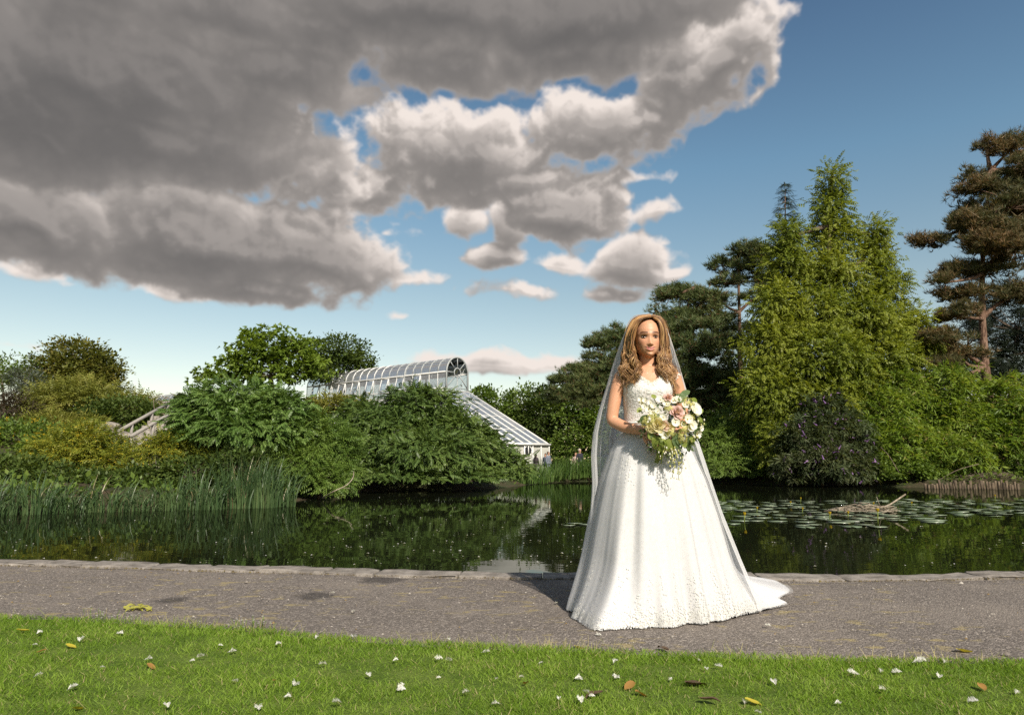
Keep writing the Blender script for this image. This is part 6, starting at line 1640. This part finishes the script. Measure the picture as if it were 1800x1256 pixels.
# brown withered pads standing up
n = 420; P = []
while len(P) < n:
    u = r.uniform(-50, 1260) if r.rand() < .9 else r.uniform(1260, 1800); v = 872 + 125 * r.rand()
    if u < 520 and v < 905: continue
    if u < 560 and r.rand() < .6: continue
    p = on_level(u, v, WATER_Z); P.append([p[0], p[1], WATER_Z + .008])
P = np.array(P); tv, tf = T_leaf(1, .35, .25, .1)
V, F = scatter_vf(tv, tf, P, rot_from(np.stack([np.cos(np.arange(n)), np.sin(np.arange(n)), np.zeros(n)], 1), np.tile([[0, 0, 1.0]], (n, 1))), r.uniform(.012, .04, n))
M_DOWN = varied('down', (.55, .55, .52), (.80, .79, .76), .8, .1)
tag(mobj('floating_down', npmesh('floating_down', V, F, M_DOWN)), 'white flecks of down floating on the pond', 'down', kind='stuff')

# ================================================================== litter on lawn and path
def feather_mesh(seed):
    r = np.random.RandomState(seed); V = []; F = []; n = 64
    for k in range(n):           # barbs off a curved quill
        t = k / n; s = 1 if k % 2 else -1; p = np.array([t, .12 * math.sin(t * 2.2), .22 * t * (1 - t) * 1.6]); ln = .42 * math.sin(math.pi * min(1, t * .85 + .12)) * r.uniform(.7, 1.25)
        d = np.array([.55, s, r.uniform(-.1, 1.3)]); d /= np.linalg.norm(d); w = np.array([.024, 0, 0]); j = len(V)
        V.extend([p - w, p + w, p + d * ln + w * .8 + [0, 0, .03], p + d * ln - w * .6]); F.append([j, j + 1, j + 2, j + 3])
    j = len(V); V.extend([[-.18, 0, 0], [-.18, .02, .01], [1, .1, .02], [1, .08, .0]]); F.append([j, j + 1, j + 2, j + 3])
    return npmesh('feather', np.array(V), np.array(F), M_DOWN)
FE = [feather_mesh(k) for k in range(4)]
FPX_L = [(65,1115),(216,1113),(185,1174),(140,1128),(346,1156),(342,1161),(402,1147),(392,1136),(485,1134),(408,1197),(516,1205),(555,1122),(574,1167),(620,1119),(691,1162),(783,1159),(778,1158),(711,1203),(713,1212),(775,1190),(848,1147),(874,1194),(825,1217),(790,1126),(455,1248),(295,1245),(255,1159),(66,1132),(955,1165),(921,1190),(1011,1193),(1046,1223),(1079,1166),(1081,1192),(982,1229),(1022,1236),(1081,1192),(1243,1177),(1261,1171),(1266,1173),(1327,1251),(1468,1236),(1505,1182),(1511,1187),(1548,1177),(1557,1213),(1586,1181),(1606,1163),(1628,1163),(1660,1160),(1790,1213),(1363,1202),(1182,1191),(1025,1214),(1650,1190),(1720,1232),(1230,1160),(1306,1228),(880,1236),(600,1236),(120,1212),(60,1190),(500,1225),(650,1190)]
r = np.random.RandomState(23)
for k, (u, v) in enumerate(FPX_L):
    p = on_level(u, v, .03); o = mobj('feather', FE[k % 4]); s = r.uniform(.020, .040); o.scale = (s, s, s); o.location = (p[0], p[1], .030 + .006 * r.rand()); o.rotation_euler = (r.uniform(-.3, .3), r.uniform(-.3, .3), r.rand() * 6.28)
    wh = 'left third' if u < 600 else 'middle third' if u < 1200 else 'right third'
    tag(o, ('fluffy white feather' if s > .030 else 'tiny white feather') + ' on the ' + wh + ' of the lawn', 'feather', 'feathers on the ' + wh + ' of the lawn')
for k, (u, v) in enumerate([(1057, 1118), (1355, 1101), (1290, 1018), (580, 1043), (980, 1060), (625, 1075)]):
    p = on_level(u, v, 0.0); o = mobj('feather', FE[k % 4]); o.scale = (.03,) * 3; o.location = (p[0], p[1], .006); o.rotation_euler = (0, 0, r.rand() * 6.28); tag(o, 'small white feather lying on the path', 'feather', 'feathers on the path')
M_DRY = leafmat('dry_leaf', [(.20, .10, .03), (.34, .20, .05), (.30, .15, .06)], .25, .7, .15, 5); M_YLEAF = leafmat('yellow_leaf', [(.45, .36, .03), (.55, .48, .08)], .3, .6, .2, 5); M_DKLEAF = leafmat('dark_leaf', [(.07, .045, .03), (.12, .08, .05)], .1, .7, .15, 5)
def dleaf(m, seed):
    V, F = leaf_big(1.0, .30, .25); V = V.copy(); V[:, 2] += .12 * np.abs(V[:, 0]) * 2 + .05 * np.sin(V[:, 1] * 6 + seed); return npmesh('fallen_leaf', V, F, m, smooth=True)
DL = [dleaf(M_DRY, 1), dleaf(M_YLEAF, 2), dleaf(M_DKLEAF, 3)]
for (u, v, t, s, lab, g) in [(28,1112,1,.06,'yellow fallen leaf on the lawn at the far left','l'),(115,1138,1,.05,'yellow fallen leaf on the lawn below the leaf cluster','l'),(257,1173,0,.05,'brown fallen leaf on the lawn near the left','l'),(80,1148,0,.04,'brown curled leaf on the lawn under the yellow one','l'),(127,1252,1,.05,'yellow leaf at the bottom edge of the lawn','l'),(480,1203,0,.035,'small brown leaf in the middle of the lawn','l'),(1010,1139,1,.07,'orange leaf on the path edge left of the gown','p'),(962,1143,1,.05,'yellow leaf at the lawn edge left of the gown','p'),(1175,1145,2,.07,'dark dead leaf at the lawn edge under the gown','p'),(1683,1145,1,.09,'orange yellow leaf lying on the path at the right','p'),(1205,1206,2,.10,'large dark dead leaf on the lawn below the gown','l'),(1115,1206,0,.06,'tan leaf on the lawn below the gown hem','l'),(1060,1222,2,.07,'curled brown leaf on the lawn at the lower middle','l'),(1117,1223,0,.06,'pale brown leaf beside the curled brown one','l'),(1310,1236,1,.06,'pale yellow leaf on the lawn at the lower right','l'),(1230,1234,2,.07,'dark leaf near the bottom edge of the lawn','l'),(1722,1208,0,.05,'small brown leaf on the lawn at the right','l'),(925,1206,0,.04,'brown leaf left of the curled one on the lawn','l')]:
    p = on_level(u, v, .02 if g == 'l' else 0.0); o = mobj('fallen_leaf', DL[t]); o.scale = (s, s, s); o.location = (p[0], p[1], .034 if g == 'l' else .008); o.rotation_euler = (r.uniform(-.2, .2), r.uniform(-.2, .2), r.rand() * 6.28)
    tag(o, lab, 'leaf', 'fallen leaves')
sg = empty('leaf_sprig', on_level(240, 1066, 0)); tag(sg, 'fallen sprig of yellow green leaves on the path', 'leaf sprig'); Bg = np.array(sg.location)
for k in range(16):
    p = on_level(240 + r.randn() * 14, 1066 + r.randn() * 1.8, .01); o = mobj('leaf', dleaf(leafmat('sprig_leaf', [(.26, .28, .05), (.40, .38, .09)], .3) if k == 0 else bpy.data.materials['sprig_leaf'], k), sg); o.location = p - Bg; o.scale = (.05,) * 3; o.rotation_euler = (r.uniform(-.3, .3), r.uniform(-.2, .3), r.rand() * 6.28)
# grit, twigs and moss crumbs
n = 2600; X = r.uniform(-5.2, 4.6, n); t = r.rand(n); Y = lawn_y(X) * (1 - t) + (kerb_y(X) - .12) * t; P = np.stack([X, Y, np.full(n, .001)], 1)
tv = np.array([[0, 0, 0], [1, .1, 0], [.9, .8, .1], [.1, .7, 0], [.5, .4, .55]]); tf = np.array([[0, 1, 4], [1, 2, 4], [2, 3, 4], [3, 0, 4]])
a = r.rand(n) * 6.28; V, F = scatter_vf(tv, tf, P, rot_from(np.stack([np.cos(a), np.sin(a), np.zeros(n)], 1), np.tile([[0, 0, 1.0]], (n, 1))), r.gamma(2, .0022, n) + .0015)
M_GRIT = leafmat('grit', [(.12, .10, .085), (.30, .27, .23), (.50, .46, .40)], 0, .9, .2, 8, dry=(.12, (.22, .15, .06)))
tag(mobj('path_grit', npmesh('path_grit', V, F, M_GRIT)), 'loose grit and crumbs scattered over the path', 'grit', kind='stuff')
n = 1500; X = r.uniform(-5.2, 4.6, n); Y = kerb_y(X) - .16 - np.abs(r.randn(n)) * .035; P = np.stack([X, Y, np.full(n, .0)], 1); a = r.rand(n) * 6.28
V, F = scatter_vf(tv, tf, P, rot_from(np.stack([np.cos(a), np.sin(a), np.zeros(n)], 1), np.tile([[0, 0, 1.0]], (n, 1))), r.gamma(2, .0028, n) + .002)
M_MOSS = leafmat('kerb_litter', [(.05, .04, .025), (.11, .085, .045), (.16, .13, .05)], 0, .95, .1, 4)
tag(mobj('kerb_litter', npmesh('kerb_litter', V, F, M_MOSS)), 'dark leaf litter and moss gathered along the kerb', 'litter', kind='stuff')
# weeds with tiny white flowers on the lawn edge
for i, (u, v, lab) in enumerate([(455, 1101, 'tuft of tiny white flowers at the lawn edge right of the feathers'), (215, 1094, 'small white flowered weed at the lawn edge on the left'), (175, 1088, 'low white flowered weed leftmost on the lawn edge'), (413, 1108, 'white flowered weed with dry seed heads at the lawn edge')]):
    p = on_level(u, v, 0); root = empty('flowering_weed', p); tag(root, lab, 'weed', 'weeds on the lawn edge'); A = Acc(); A3 = Acc()
    for k in range(14):
        o_ = np.array([r.randn() * .055, r.randn() * .02, 0]); h = r.uniform(.02, .06); A.tube(np.array([o_, o_ + [r.randn() * .01, 0, h]]), .0013, 3); Vf, Ff = FLO; A3.add(Vf * .007 + o_ + [0, 0, h], Ff)
    tag(mobj('stems', A.mesh('stems', M_GRASS), root), kind='stuff'); mobj('blossom', A3.mesh('blossom', M_PWHITE), root)
